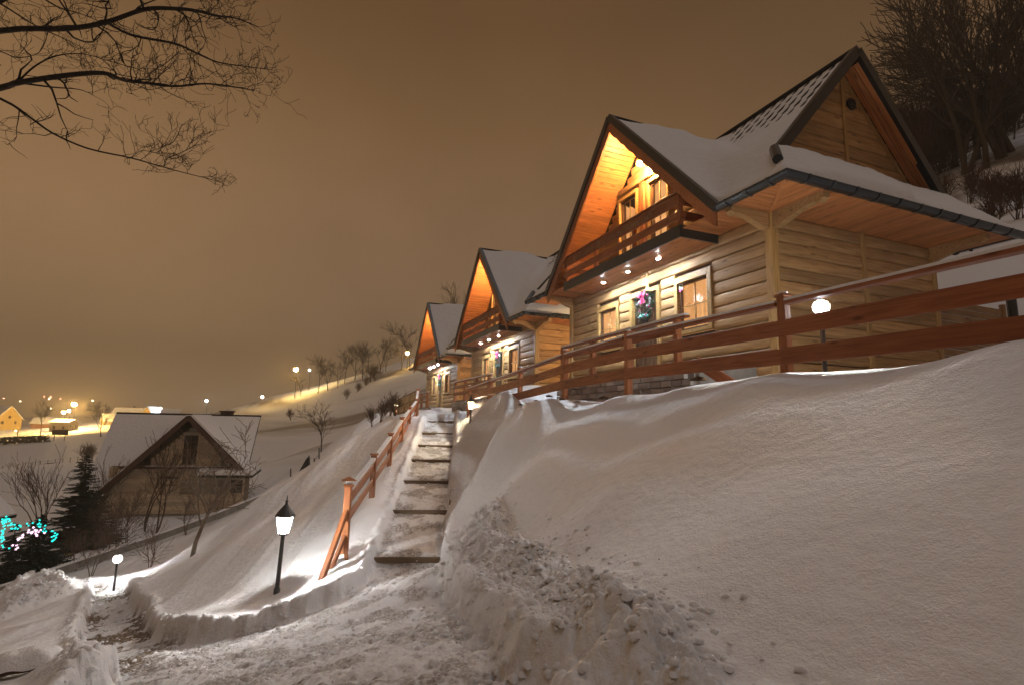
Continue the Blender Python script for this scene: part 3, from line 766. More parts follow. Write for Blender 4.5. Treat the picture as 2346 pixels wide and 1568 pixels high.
# windows of the ground floor
def window(y0, y1, z0, z1, casing=0.11, rows=2, cols=2, parent=ch, room=True, top=0.14):
    fr = MB()
    fr.box((X0-.03, y0+casing/2, (z0+z1)/2), (.11, casing, z1-z0)); fr.box((X0-.03, y1-casing/2, (z0+z1)/2), (.11, casing, z1-z0))
    fr.box((X0-.032, (y0+y1)/2, z1-top/2), (.115, y1-y0-2*casing, top)); fr.box((X0-.032, (y0+y1)/2, z0+.04), (.115, y1-y0-2*casing, .08))
    w = fr.build('window', TRIM, parent)
    ya, yb, za, zb = y0+casing, y1-casing, z0+.08, z1-top; s = .055
    sh = MB(); X = X0+.02
    sh.box((X, ya+s/2, (za+zb)/2), (.06, s, zb-za)); sh.box((X, yb-s/2, (za+zb)/2), (.06, s, zb-za))
    sh.box((X, (ya+yb)/2, za+s/2), (.062, yb-ya-2*s, s)); sh.box((X, (ya+yb)/2, zb-s/2), (.062, yb-ya-2*s, s))
    sh.build('sash', SASH, w)
    mn = MB(); m = .022; pw = (yb-ya-2*s)/cols; ph = (zb-za-2*s)/rows
    for c in range(1, cols): mn.box((X, ya+s+pw*c, (za+zb)/2), (.03, m, zb-za-2*s))
    for r in range(1, rows): mn.box((X, (ya+yb)/2, za+s+ph*r), (.024, yb-ya-2*s, m))
    mn.build('muntin', TRIM, w)
    for c in range(cols):
        for r in range(rows):
            MB().box((X+.012, ya+s+pw*(c+.5), za+s+ph*(r+.5)), (.006, pw-.002, ph-.002)).build('pane', GLASS, w)
    if room:
        rm = MB(); d = .75; xb_ = X0+.14+d
        rm.add([(xb_, y0-.25, z0-.2), (xb_, y1+.25, z0-.2), (xb_, y1+.25, z1+.2), (xb_, y0-.25, z1+.2)], [(0, 3, 2, 1)])
        for yy in (y0-.25, y1+.25): rm.add([(X0+.14, yy, z0-.2), (xb_, yy, z0-.2), (xb_, yy, z1+.2), (X0+.14, yy, z1+.2)], [(0, 1, 2, 3)])
        for q in (z0-.2, z1+.2): rm.add([(X0+.14, y0-.25, q), (xb_, y0-.25, q), (xb_, y1+.25, q), (X0+.14, y1+.25, q)], [(0, 1, 2, 3)])
        rm.build('glowing_room', ROOM, w)
    return w
for y0, y1, z0, z1 in WIN: window(y0, y1, z0, z1)
sill = MB()
# door of upright boards in a pine frame
dfr = MB(); y0, y1, z0, z1 = DOOR
dfr.box((X0-.03, y0+.055, (z0+z1)/2), (.12, .11, z1-z0)); dfr.box((X0-.03, y1-.055, (z0+z1)/2), (.12, .11, z1-z0)); dfr.box((X0-.032, (y0+y1)/2, z1-.06), (.125, y1-y0-.22, .12))
door = dfr.build('door', TRIM, ch)
n = 7; w = (y1-y0-.22)/n
for k in range(n):
    piece('plank', (X0+.04, y0+.11+w*(k+.5), z0+.02), (X0+.04, y0+.11+w*(k+.5), z1-.125), w-.008, .05, DARKW, door, up=(1, 0, 0))
MB().box((X0-.03, 11.02, 2.15), (.05, .03, .18)).tube([(X0-.06, 11.02, 2.2), (X0-.075, 10.98, 2.2), (X0-.075, 10.88, 2.2)], .011, 6).build('door_handle', flat_mat('steel', (.5, .5, .5), .3, .9), door)

# balcony
bal = MB().box(((6.81+X0)/2, (8.13+13.05)/2, 3.86), (X0-6.81-.02, 13.05-8.13, .20)).build('balcony', CORE, ch)
fas = MB(); fas.box((6.79, 10.59, 3.845), (.04, 5.02, .25)); fas.box(((6.81+X0)/2-.01, 8.10, 3.845), (X0-6.81-.02, .04, .25)); fas.box(((6.81+X0)/2-.01, 13.08, 3.845), (X0-6.81-.02, .04, .25))
fas.build('fascia', BLACK, bal)
nb = 9; bw = (X0-.09-6.82)/nb
for k in range(nb):
    piece('ceiling_board', (6.82+bw*(k+.5), 8.125, 3.735), (6.82+bw*(k+.5), 13.055, 3.735), bw-.006, .02, SOFF, bal)
for y in (8.16, 9.75, 11.43, 13.02):
    piece('railing_post', (6.86, y, 3.97), (6.86, y, 4.74), .09, .09, REDW, bal, up=(0, 1, 0))
piece('railing_board', (6.805, 8.10, 4.19), (6.805, 13.08, 4.19), .03, .19, REDW, bal)
carv_board = piece('railing_board', (6.80, 8.10, 4.53), (6.80, 13.08, 4.53), .035, .25, REDW, bal)
piece('handrail', (6.83, 8.06, 4.705), (6.83, 13.12, 4.705), .13, .04, REDW, bal)
for z, h in ((4.19, .19), (4.53, .25)):
    piece('railing_board', (6.84, 8.115, z), (X0-.02, 8.115, z), .03, h, REDW, bal)
    piece('railing_board', (6.84, 13.06, z), (X0-.02, 13.06, z), .03, h, REDW, bal)
piece('handrail', (6.90, 8.12, 4.705), (X0-.02, 8.12, 4.705), .11, .04, REDW, bal)
piece('railing_post', (X0-.08, 8.16, 3.97), (X0-.08, 8.16, 4.68), .08, .08, REDW, bal, up=(0, 1, 0))
# carved lettering, too worn to read, with a rosette in the middle
cv = MB(); R = random.Random(11); Xc = 6.80-.0175-.003
def stroke(pts, w=.014):
    for a, c in zip(pts[:-1], pts[1:]): cv.beam((Xc, a[0], a[1]), (Xc, c[0], c[1]), .008, w, up=(1, 0, 0))
y = 12.55
while y > 9.02:
    if 11.42 > y > 10.98: y = 10.98
    wd = R.uniform(.045, .075); t, m_, bz = 4.60, 4.53, 4.455
    kind_ = R.randrange(5)
    if kind_ == 0: stroke([(y, bz), (y, t)]); stroke([(y, m_), (y-wd, m_+.01), (y-wd, bz)])
    elif kind_ == 1: stroke([(y, bz), (y-wd/2, m_+.03), (y-wd, bz)])
    elif kind_ == 2: stroke([(y, m_+.03), (y, bz), (y-wd, bz), (y-wd, m_+.03)])
    elif kind_ == 3: stroke([(y-wd, m_+.03), (y, m_+.02), (y, bz), (y-wd, bz+.01)])
    else: stroke([(y-wd/2, bz), (y-wd/2, t-.01)])
    y -= wd+.028
ring = [(11.2+.085*math.cos(a), 4.53+.085*math.sin(a)) for a in np.linspace(0, 2*math.pi, 17)]
stroke(ring)
for k in range(3):
    a = math.pi*k/3; stroke([(11.2+.07*math.cos(a), 4.53+.07*math.sin(a)), (11.2-.07*math.cos(a), 4.53-.07*math.sin(a))])
cv.build('carved_lettering', flat_mat('bare_carved_wood', (0.30, 0.20, 0.12), .6), bal)
# three small lamps under the balcony
for y in (11.76, 10.62, 9.43):
    s = MB().lathe([(.055, 0), (.055, -.012), (.042, -.014), (.042, -.004)], (7.27, y, 3.724), 14).build('spotlight', flat_mat('white_ring', (.7, .7, .7), .4), bal)
    MB().lathe([(.0, -.002), (.038, -.002), (.034, -.016), (.0, -.02)], (7.27, y, 3.724), 12).build('lens', LED, s)

# gable wall above the balcony
zz = 3.99; bh = .2
doors_u = ((9.60, 10.44), (10.84, 11.73))
while zz < ZR-.45:
    hwid = (ZR-.30-(zz+bh))/KF; zc = zz+bh/2
    if hwid > .1:
        lo, hi = YM-hwid-.1, YM+hwid+.1
        cuts = [(lo, hi)]
        if zc < 6.12: cuts = [(lo, 9.58), (10.46, 10.82), (11.75, hi)]
        for a, c in cuts:
            a, c = max(a, lo), min(c, hi)
            if c-a > .06: piece('log', (X0+.03, c, zc), (X0+.03, a, zc), .05, bh, LOGM if zc > 6.1 else TRIM, ch, kind='log')
    zz += bh
piece('gable_beam', (X0-.05, 9.25, 6.25), (X0-.05, 11.80, 6.25), .12, .16, LOGM, ch)
for y0, y1 in doors_u:
    window(y0, y1, 4.0, 6.10, casing=.07, rows=3, cols=2, top=.09)
piece('gable_post', (X0-.05, 10.64, 3.99), (X0-.05, 10.64, 6.16), .2, .09, REDL, ch, up=(1, 0, 0))
# flood lamp under the ridge
fl = MB().box((7.66, 10.30, 6.60), (.16, .12, .10)).box((7.74, 10.30, 6.60), (.05, .06, .2)).build('floodlight', BLACK, ch)
for q_ in ((7.50, 10.40, 6.52), (7.52, 10.05, 6.14)): MB().lathe([(0, -.06), (.045, -.05), (.065, 0), (.045, .05), (0, .06)], q_, 12).build('bulb', FLOOD, fl, smooth=True)

# rakes of the balcony gable: boarded underside, scalloped bargeboard, black metal verge
slope_len = math.hypot(HW, ZR-ZG); npl = 38
for side in (1, -1):
    for k in range(npl):
        t0 = (k+.5)/npl
        y = YM+side*HW*t0; z = ZR-.15-(ZR-ZG)*t0
        nrm = Vector((0, side*(ZR-ZG)/slope_len, HW/slope_len))
        if z < 3.93: continue
        piece('soffit_board', (6.765, y, z), (X0-.02, y, z), slope_len/npl-.007, .02, SOFF, ch, up=nrm)
    bb = MB(); N_ = 90; vs = []; fs = []
    for i in range(N_+1):
        t = i/N_; y = YM+side*(HW+.02)*t; zt = ZR-.10-(ZR-ZG)*t
        sc = .30+.035*abs(math.sin(t*math.pi*11))**.7
        zl = zt-sc
        for x in (6.700, 6.742): vs += [(x, y, zt), (x, y, zl)]
    for i in range(N_):
        a = i*4; c = a+4
        fs += [(a, a+1, c+1, c), (a+2, c+2, c+3, a+3), (a+1, a+3, c+3, c+1), (a, c, c+2, a+2)]
    bb.add(vs, fs).build('bargeboard', REDL, ch)
    vb = MB(); vb.beam((6.715, YM, ZR+.00), (6.715, YM+side*(HW+.06), ZG-.06*1.0), .12, .16, up=(0, side*(ZR-ZG)/slope_len, HW/slope_len)); vb.build('verge_trim', BLACK, ch)
# main gable: black verge and boarded underside
for side in (1, -1):
    t1 = (ZR-4.88)/(ZR-ZG)
    p0 = (XM, YT+.02, ZR-.01); p1 = (XM+side*(XM-XE)*t1, YT+.02, ZR-(ZR-ZG)*t1)
    MB().beam(p0, p1, .13, .19, up=(side*(ZR-ZG), 0, XM-XE)).build('verge_trim', BLACK, ch)
    for j, (ya, wd_) in enumerate(((6.515, .10), (6.625, .10), (6.735, .10))):
        piece('soffit_board', (XM+side*.05, ya, ZR-.25), (p1[0]+side*.02, ya, p1[2]-.13), wd_, .02, SOFF, ch, up=(side*(ZR-ZG), 0, XM-XE))
    piece('rake_trim', (XM+side*.03, Y0-.01, ZR-.31), (p1[0]-side*.05, Y0-.01, p1[2]-.16), .05, .12, TRIM, ch, up=(side*(ZR-ZG), 0, XM-XE))

# flat soffit boards under the eaves
bw = .105
x = X0-.14
while x < XEB-.05:
    piece('soffit_board', (x+bw/2, YE+.06, ZS+.01), (x+bw/2, Y0-.02, ZS+.01), bw-.008, .02, SOFF, ch); x += bw
kd = (Y0-YE)/(X0-XE)
x = XE+.05
while x < X0-.16:
    ye_ = YE+kd*(x+bw/2-XE)
    if ye_-YE > .14: piece('soffit_board', (x+bw/2, YE+.06, ZS+.01), (x+bw/2, ye_-.01, ZS+.01), bw-.008, .02, SOFF, ch)
    x += bw
y = YE+.06
while y < 15.55:
    xe_ = XE+(y+bw/2-YE)/kd if y < Y0 else X0-.02
    if not (8.0 < y < 13.1) and xe_-XE > .12:
        piece('soffit_board', (XE+.05, y+bw/2, ZS+.011), (min(xe_, X0-.02 if y < Y1 else 8.6), y+bw/2, ZS+.011), bw-.008, .02, SOFF, ch)
    y += bw
piece('soffit_seam', (XE+.06, YE+.07, ZS-.006), (X0-.05, Y0-.04, ZS-.006), .05, .014, SOFF, ch)
# carved bracket beams at the corners
def bracket(p, d, l, drop=.30):
    """beam end with a cut nose, from the wall outwards along d"""
    d = Vector(d); s = Vector((-d.y, d.x, 0))*.07; p = Vector(p)
    prof = [(0, 0), (l, 0), (l, -.10), (l-.10, -.17), (l-.16, -.12), (l*.55, -.16), (l*.35, -.22), (.06, -drop), (0, -drop)]
    pts_ = [p+d*a+Vector((0, 0, z)) for a, z in prof]
    MB().slab([q-s for q in pts_], 2*s).build('bracket', LOGM, ch)
bracket((X0+.02, Y0-.09, ZS-.008), (0, -1, 0), 1.02); bracket((X0-.09, Y0+.02, ZS-.008), (-1, 0, 0), .88)
bracket((X0-.09, Y1-.02, ZS-.008), (-1, 0, 0), .88); bracket((XB-.02, Y0-.08, ZS-.008), (0, -1, 0), 1.0)
# eaves: fascia, gutter with brackets
ea = MB()
for c_, s_ in ((((XE+XEB)/2, YE+.04, 3.955), (XEB-XE, .035, .15)), ((XE+.03, (YE+7.02)/2+.03, 3.955), (.035, 7.02-YE-.06, .15)), ((XE+.03, (14.03+15.5)/2, 3.955), (.035, 1.5, .15)), ((XEB-.03, (YE+15.5)/2, 3.955), (.035, 9.7, .15))):
    MB().box(c_, s_).build('fascia', BLACK, ch)
GR = .098
gt = MB(); gpath = [(XE-.05, 7.06, 3.945), (XE-.05, YE-.05, 3.945), (XEB+.06, YE-.05, 3.945)]
def half_round(mb, pts):
    out = []
    for i, p in enumerate(pts):
        p = Vector(p); a = (Vector(pts[i])-Vector(pts[i-1])).normalized() if i else (Vector(pts[1])-p).normalized()
        c = (Vector(pts[i+1])-p).normalized() if i < len(pts)-1 else a
        t = (a+c).normalized(); s = Vector((t.y, -t.x, 0)); k = 1/max(.4, abs(a.dot(t)))
        out.append([p+s*(GR*math.cos(q))*k+Vector((0, 0, GR*math.sin(q))) for q in np.linspace(math.pi, 2*math.pi, 9)] + [p+s*((GR-.012)*math.cos(q))*k+Vector((0, 0, (GR-.012)*math.sin(q))) for q in np.linspace(2*math.pi, math.pi, 9)])
    n = 18; vs = [q for r in out for q in r]
    fs = [(i*n+j, (i+1)*n+j, (i+1)*n+(j+1) % n, i*n+(j+1) % n) for i in range(len(pts)-1) for j in range(n)]+[tuple(range(n)), tuple((len(pts)-1)*n+j for j in reversed(range(n)))]
    mb.add(vs, fs)
gt2 = MB(); half_round(gt, gpath); half_round(gt2, [(XE-.05, 15.6, 3.945), (XE-.05, 13.98, 3.945)])
gut = gt.build('gutter', GUTT, ch); gt2.build('gutter', GUTT, ch)
def gbr(p, along):
    m = MB(); s = Vector((along[1], -along[0], 0)); p = Vector(p)
    m.tube([p+s*(GR+.012)*math.cos(q)+Vector((0, 0, (GR+.012)*math.sin(q))) for q in np.linspace(math.pi, 2*math.pi, 8)], .013, 5)
    m.build('gutter_bracket', BLACK, ch)
for y in (6.75, 6.30, 5.85): gbr((XE-.05, y, 3.945), (0, -1))
for y in (14.3, 14.8, 15.3): gbr((XE-.05, y, 3.945), (0, -1))
x = XE+.35
while x < XEB: gbr((x, YE-.05, 3.945), (1, 0)); x += .55
MB().tube([(6.98, 5.90, 4.36), (7.42, 6.33, 4.86)], .085, 8).build('hip_cap', BLACK, ch)
wlamp = MB().box((9.6, Y1+.08, 2.75), (.14, .08, .2)).build('wall_lamp', BLACK, ch)
MB().lathe([(0, -.08), (.06, -.05), (.07, .02), (.03, .07), (0, .07)], (9.6, Y1+.20, 2.72), 10).build('bulb', glow_mat('warm_wall_bulb', (1.0, .66, .34), 1300), wlamp, smooth=True)

# roof deck of dark tiles and the snow lying on it
def roof_plane(X, Y):
    zm = np.minimum(ZG+KM*(X-XE), ZG+KM*(XEB-X))
    sk = np.minimum(zm, np.minimum(ZG+KS*(Y-YE), ZG+KS*(15.45-Y)))
    zm = np.where((Y < YT-1e-6), sk, zm)
    zf = ZR-KF*np.abs(Y-YM)
    return zm, np.where(X < XM, zf, -9)
def smax(a, b, k): return 0.5*(a+b+np.sqrt((a-b)**2+k*k))
def roof_sheet(name, xs, ys, mat, mode, parent):
    X, Y = np.meshgrid(xs, ys, indexing='ij')
    zm, zf = roof_plane(X, Y)
    front = (np.abs(Y-YM) <= HW+.02)
    zf_all = zf
    zf = np.where(front, zf, -9)
    if mode == 'tile':
        # courses of pressed metal tiles: step down the slope, wave across it
        upm = (np.maximum(zm, 0)-ZG)/.27; upf = (np.maximum(zf, 0)-ZG)/.27
        relm = .035*(1-(upm % 1.0))+.030*np.cos(2*math.pi*Y/.30)
        relf = .035*(1-(upf % 1.0))+.022*np.cos(2*math.pi*X/.22)
        Z = np.maximum(zm+relm, zf+relf)-.03
        Z = np.where((X < XE+.02) & ~front, zm-.02, Z)
    else:
        blend = np.where((X < XM), smax(zm, np.maximum(zf_all, -9), (.12+.85*sstep(0, 1.3, X-XE))*sstep(0, 1.3, XM-X)), zm)
        nzv = .05*fbm(X*1.3, Y*1.3, 3, 81)+.012*fbm(X*6, Y*6, 2, 83)
        t = .115+nzv
        dr = (ZR-np.maximum(zm, zf))                             # bare near the main ridge where the wind strips it
        bare = sstep(2.7, .9, (XM-X)*1.0+.16*(Y-YT)+.35*fbm(X*2, Y*2, 2, 85))*sstep(.1, .8, zm-zf_all)*(X < XM)
        t = t*(1-bare)+.004*bare
        frb = sstep(.30, .02, ZR-zf)*(zf > zm)
        t = t*(1-.75*frb)
        edge = np.minimum(np.minimum(X-xs[0], xs[-1]-X), np.minimum(Y-ys[0], ys[-1]-Y))
        t = t*sstep(-.02, .06, edge)-.05*(edge < .004)
        mxp = np.maximum(zm, zf_all)
        blend = mxp+(blend-mxp)*(1-bare)
        Z = blend+t
    return grid_object(name, X, Y, Z, mat, parent=None)
def reparent(o, par):
    w = wloc(par); me = o.data; me.transform(Matrix.Translation(-w)); o.parent = par; return o
xs_f = np.arange(XE-.045, XEB+.05, .045); ysn = np.arange(YT, 15.47, .045); yss = np.arange(YE-.03, YT+.41, .04)
yss_r = np.minimum(yss, 99)
def skirt_plane_sheet(name, mat, mode):
    X, Y = np.meshgrid(xs_f, yss, indexing='ij')
    zm = np.minimum(np.minimum(ZG+KM*(X-XE), ZG+KM*(XEB-X)), ZG+KS*(Y-YE))
    if mode == 'tile': Z = zm-.02
    else:
        t = .13+.05*fbm(X*1.7, Y*1.7, 3, 87)+.01*fbm(X*8, Y*8, 2, 88)
        edge = np.minimum(np.minimum(X-xs_f[0], xs_f[-1]-X), Y-yss[0])
        t = t*sstep(-.01, .07, edge)-.04*(edge < .004)
        Z = np.where(X < XM, smax(zm, ZR-KF*np.abs(Y-YM), .12+.85*sstep(0, 1.3, X-XE)), zm)+t
        Z = np.minimum(Z, 5.02+.05*fbm(X*2, Y*2, 2, 90))
    return grid_object(name, X, Y, Z, mat)
reparent(roof_sheet('roof', xs_f, ysn, TILE, 'tile', ch), ch)
reparent(skirt_plane_sheet('roof_skirt', TILE, 'tile'), ch)
s1 = reparent(roof_sheet('roof_snow', xs_f, ysn[1:], SNOW, 'snow', ch), ch); s1['kind'] = 'stuff'
s2 = reparent(skirt_plane_sheet('roof_snow', SNOW, 'snow'), ch); s2['kind'] = 'stuff'
rc = MB(); rc.tube([(XM, YT, ZR+.015), (XM, 15.45, ZR+.015)], .075, 8); rc.build('ridge_cap', TILE, ch)
rc = MB(); rc.tube([(6.70, YM, ZR+.01), (XM, YM, ZR+.01)], .065, 8); rc.build('ridge_cap', TILE, ch)

# terrace of the chalet: floor, stone face, railing
ter = MB().box(((6.30+X0)/2-.02, 9.80, .80), (X0-6.34, 5.1, .66)).build('terrace', CONC, ch)
R = random.Random(3)
for r in range(5):
    y = 7.25+(.14 if r % 2 else 0)
    while y < 12.35:
        l = round(R.choice((.22, .30, .38)), 2); l = min(l, 12.36-y)
        if l > .08: piece('stone', (6.255+R.uniform(-.012, .008), y+.01, .50+.125*r), (6.255+R.uniform(-.004, .004), y+l-.01, .50+.125*r), .09, .112, STONE, ter)
        y += l
tr = piece('terrace_railing', (6.30, 7.38, 1.93), (6.30, 12.22, 1.93), .12, .04, REDW, ch)
trs = MB().box((6.30, 9.80, 1.968), (.11, 4.8, .045)).build('snow_strip', SNOW, ch); trs['kind'] = 'stuff'
for y in (7.66, 9.16, 10.67, 12.17):
    piece('railing_post', (6.30, y, .45), (6.30, y, 1.908), .12, .12, REDL, ch, up=(0, 1, 0))
for z in (1.42, 1.70):
    piece('railing_board', (6.225, 7.60, z), (6.225, 12.23, z), .03, .14, REDW, ch)
piece('stair_stringer', (6.32, 7.2, 1.10), (6.32, 6.35, .62), .04, .20, REDW, ch)

# the other two chalets of the row
bpy.context.view_layer.update()
ch2 = copy_tree(ch); ch2.location = Vector(ch.location)+Vector((.06, 10.50, -.26))
ch2['label'] = 'middle log chalet, partly hidden behind the nearest one, snow on its plain roof slope'
ch3 = copy_tree(ch); ch3.location = Vector(ch.location)+Vector((.28, 21.56, -.42))
ch3['label'] = 'farthest and smallest log chalet at the head of the snowy steps'

# wreaths on the doors
GREEN = flat_mat('wreath_needles', (0.025, 0.07, 0.035), .6, 0, .3, 30)
def wreath(off, label):
    c = Vector((X0-.06, 10.56, 2.90))+Vector(off)
    t = thing('wreath', label, 'wreath', c, 0, 'christmas wreaths on the chalet doors')
    R = random.Random(5); m = MB()
    for k in range(420):
        a = R.uniform(0, 2*math.pi); r = .27+R.gauss(0, .05)
        p = c+Vector((-abs(R.gauss(.03, .03)), r*math.cos(a), r*1.15*math.sin(a)))
        d = Vector((R.uniform(-.06, 0), R.uniform(-.07, .07), R.uniform(-.07, .07)))
        m.beam(p, p+d, .012, .006)
    m.build('foliage', GREEN, t)
    for k in range(30):
        a = R.uniform(0, 2*math.pi) if k > 12 else R.uniform(3.3, 5.8)
        r = .27+R.gauss(0, .045); q = c+Vector((-.07-R.uniform(0, .04), r*math.cos(a), r*1.15*math.sin(a)))
        col = R.choice(['silver', 'silver', 'silver', 'rose', 'teal'])
        mt = {'silver': flat_mat('silver_bauble', (.7, .7, .72), .18, .7), 'rose': flat_mat('rose_bauble', (.55, .12, .25), .2, .5), 'teal': flat_mat('teal_bauble', (.12, .5, .48), .2, .5)}[col]
        rb = R.uniform(.022, .042)
        MB().lathe([(0, -rb), (rb*.7, -rb*.7), (rb, 0), (rb*.7, rb*.7), (0, rb)], q, 10).build('bauble', mt, t, smooth=True)
    bow = MB()
    for s in (-1, 1):
        bow.slab([c+Vector((-.10, 0, .28)), c+Vector((-.10, s*.13, .36)), c+Vector((-.13, s*.15, .24)), c+Vector((-.12, s*.10, .18))], (-.02, 0, 0))
        bow.slab([c+Vector((-.10, 0, .28)), c+Vector((-.10, s*.10, .05)), c+Vector((-.10, s*.04, .03))], (-.015, 0, 0))
    bow.box(c+Vector((-.12, 0, .28)), (.05, .06, .07)); bow.build('bow', flat_mat('pink_ribbon', (.75, .07, .22), .4), t)
    tail = MB().slab([c+Vector((-.02, -.16, -.24)), c+Vector((-.02, .16, -.24)), c+Vector((-.02, .07, -.62)), c+Vector((-.02, -.06, -.60))], (-.03, 0, 0)); tail.build('bag', flat_mat('dark_cloth', (.05, .035, .04), .8), t)
    return t
wreath((0, 0, 0), 'evergreen wreath with silver baubles and a pink bow on the nearest chalet door')
wreath((.06, 10.50, -.26), 'evergreen wreath on the door of the middle chalet')
wreath((.28, 21.56, -.42), 'evergreen wreath on the door of the farthest chalet')

# lace curtains inside the two front windows of the nearest chalet
def curtain(y0, y1, z0, z1, label):
    n = 40; vs = []; fs = []
    for i in range(n+1):
        t = i/n; y = y0+(y1-y0)*t; x = X0+.16+.018*math.sin(t*math.pi*14)
        zb = z0+.07*abs(math.sin(t*math.pi*4))
        for q in range(4): vs.append((x, y, z1+(zb-z1)*q/3))
    for i in range(n):
        for q in range(3): a = i*4+q; fs.append((a, a+4, a+5, a+1))
    o = MB().add(vs, fs).build('curtain', LACE, smooth=True, loc=(X0+.16, (y0+y1)/2, z1))
    tag(o, label, 'curtain', 'lace curtains in the chalet windows')
curtain(8.40, 9.38, 2.66, 3.18, 'short white lace curtain in the window right of the wreath')
curtain(11.84, 12.76, 2.70, 3.15, 'short white lace curtain in the small window left of the wreath')
st = MB().box((X0-.035, 9.29, 3.07), (.006, .13, .17)).build('sticker', flat_mat('white_paper', (.8, .8, .8), .6), loc=(X0-.035, 9.29, 3.07))
tag(st, 'white square sticker with a pink lower edge on the window frame', 'sticker')
MB().box((X0-.04, 9.29, 3.005), (.004, .13, .035)).build('pink_edge', flat_mat('pink_print', (.6, .1, .35), .6), st)
MB().box((X0-.04, 9.29, 3.10), (.004, .07, .05)).build('grey_print', flat_mat('grey_print', (.12, .15, .14), .6), st)

# ------------------------------------------------------------------ fence on the crest of the bank
FX = 5.42
fence = thing('fence', 'long red-brown plank fence on the crest of the snow bank below the chalets', 'fence', (FX, 8, .6))
fposts = [(-1.9, 1.55), (1.35, 1.54), (4.62, 1.56), (7.94, 1.60), (10.38, 1.54), (12.97, 1.38), (15.3, 1.26), (17.55, 1.14)]
for y, zt in fposts:
    g_ = gz(FX, y)
    piece('fence_post', (FX, y, g_-.3), (FX, y, zt+.03), .115, .115, REDL, fence, up=(0, 1, 0))
    MB().box((FX, y, zt+.045), (.15, .15, .03)).build('post_cap', REDL, fence)
    hs = MB().lathe([(0, -.01), (.06, 0), (.05, .025), (0, .035)], (FX, y, zt+.065), 8).build('snow_cap', SNOW, fence, smooth=True); hs['kind'] = 'stuff'
for (ya, za), (yb, zb) in zip(fposts[:-1], fposts[1:]):
    for dz, h in ((-.10, None), (-.37, .20), (-.71, .20)):
        pa, pb = (FX-.075, ya, za+dz), (FX-.075, yb, zb+dz)
        if h is None:
            piece('handrail', (FX-.02, ya+.06, za+dz+.04), (FX-.02, yb-.06, zb+dz+.04), .13, .045, REDW, fence)
            sb = MB().beam((FX-.02, ya+.07, za+dz+.076), (FX-.02, yb-.07, zb+dz+.076), .11, .030).build('snow_strip', SNOW, fence); sb['kind'] = 'stuff'
        else: piece('fence_board', pa, pb, .032, h, REDW, fence)
# clods along the foot of the fence are dark earth lumps pushed up through the snow
ST_EARTH = flat_mat('earth', (.10, .06, .03), .9, 0, .4, 9)
for i, y in enumerate((6.0, 7.3, 8.6, 9.5, 10.0, 10.9, 11.6, 12.3)):
    R = random.Random(i); vs, fs = ico(R.uniform(.05, .10), i, .6); x = 5.22+R.uniform(-.08, .1); z = gz(x, y)
    o = MB().add([(x+p[0], y+p[1]*1.6, z+.06+p[2]) for p in vs], fs).build('earth_lump', ST_EARTH, smooth=True, loc=(x, y, z))
    tag(o, 'small dark lump of earth poking through the snow along the fence foot', 'lump', 'earth lumps below the fence')

# ------------------------------------------------------------------ steps with timber edges
stairs = thing('stairs', 'long straight flight of snowy steps with dark timber edges climbing to the chalets', 'stairs', tuple(ST_A))
EDGE = wood_mat('weathered_step_timber', (0.20, 0.14, 0.085), (0.10, 0.066, 0.038), .7, knots=.4)
for i, s in enumerate(STEP_S):
    c = ST_A[:2]+st_dir*(s-.02); z = ST_A[2]+(ST_B[2]-ST_A[2])*s/ST_L-.065
    a, e = c-st_nrm*.64, c+st_nrm*.64
    piece('step_edge', (a[0], a[1], z), (e[0], e[1], z), .07, .105, EDGE, stairs)
for (s0, s1) in zip(STEP_S[:-1], STEP_S[1:]):
    c0 = ST_A[:2]+st_dir*(s0+.1)+st_nrm*.66; c1 = ST_A[:2]+st_dir*(s1-.1)+st_nrm*.66
    zz0 = ST_A[2]+(ST_B[2]-ST_A[2])*s0/ST_L; zz1 = ST_A[2]+(ST_B[2]-ST_A[2])*s1/ST_L
    piece('side_board', (c0[0], c0[1], zz0+.02), (c1[0], c1[1], zz1-.10), .04, .22, EDGE, stairs)

# railing to the left of the steps: each post where its foot stands in the photograph
rail = thing('stair_railing', 'red-brown wooden handrail with posts beside the snowy steps', 'railing', tuple(ST_A+np.array([-1.1, .3, .2])))
RO = 1.16
rp = []
def on_rail(xp):
    """point along the railing line whose column in the photograph is xp"""
    best = None
    for s in np.linspace(-1.5, ST_L+2, 3000):
        q = ST_A[:2]+st_dir*s-st_nrm*RO; z = ST_A[2]+(ST_B[2]-ST_A[2])*s/ST_L+.1
        P = np.array([q[0], q[1], z]); d = P@FW; xx = 1173+FPX*(P@RT)/d
        if best is None or abs(xx-xp) < best[0]: best = (abs(xx-xp), s, q, z)
    return best[1], best[2], best[3]
for xp, yt, yb in ((789, 1113, 1275), (852, 1040, 1168), (892, 992, 1105), (919, 955, 1055), (937, 932, 1018), (953, 913, 992), (976, 890, 948)):
    s, q, z = on_rail(xp)
    P = np.array([q[0], q[1], z]); d = P@FW
    zt = (( (784-yt)/FPX*d*UP + (xp-1173)/FPX*d*RT + d*FW))[2]
    rp.append((s, q, gz(q[0], q[1]), zt))
for i, (s, q, g_, zt) in enumerate(rp):
    piece('railing_post', (q[0], q[1], g_-.3), (q[0], q[1], zt-.02), .125, .125, REDL, rail, up=(st_nrm[0], st_nrm[1], 0))
    MB().box((q[0], q[1], zt), (.17, .17, .04)).build('post_cap', REDL, rail)
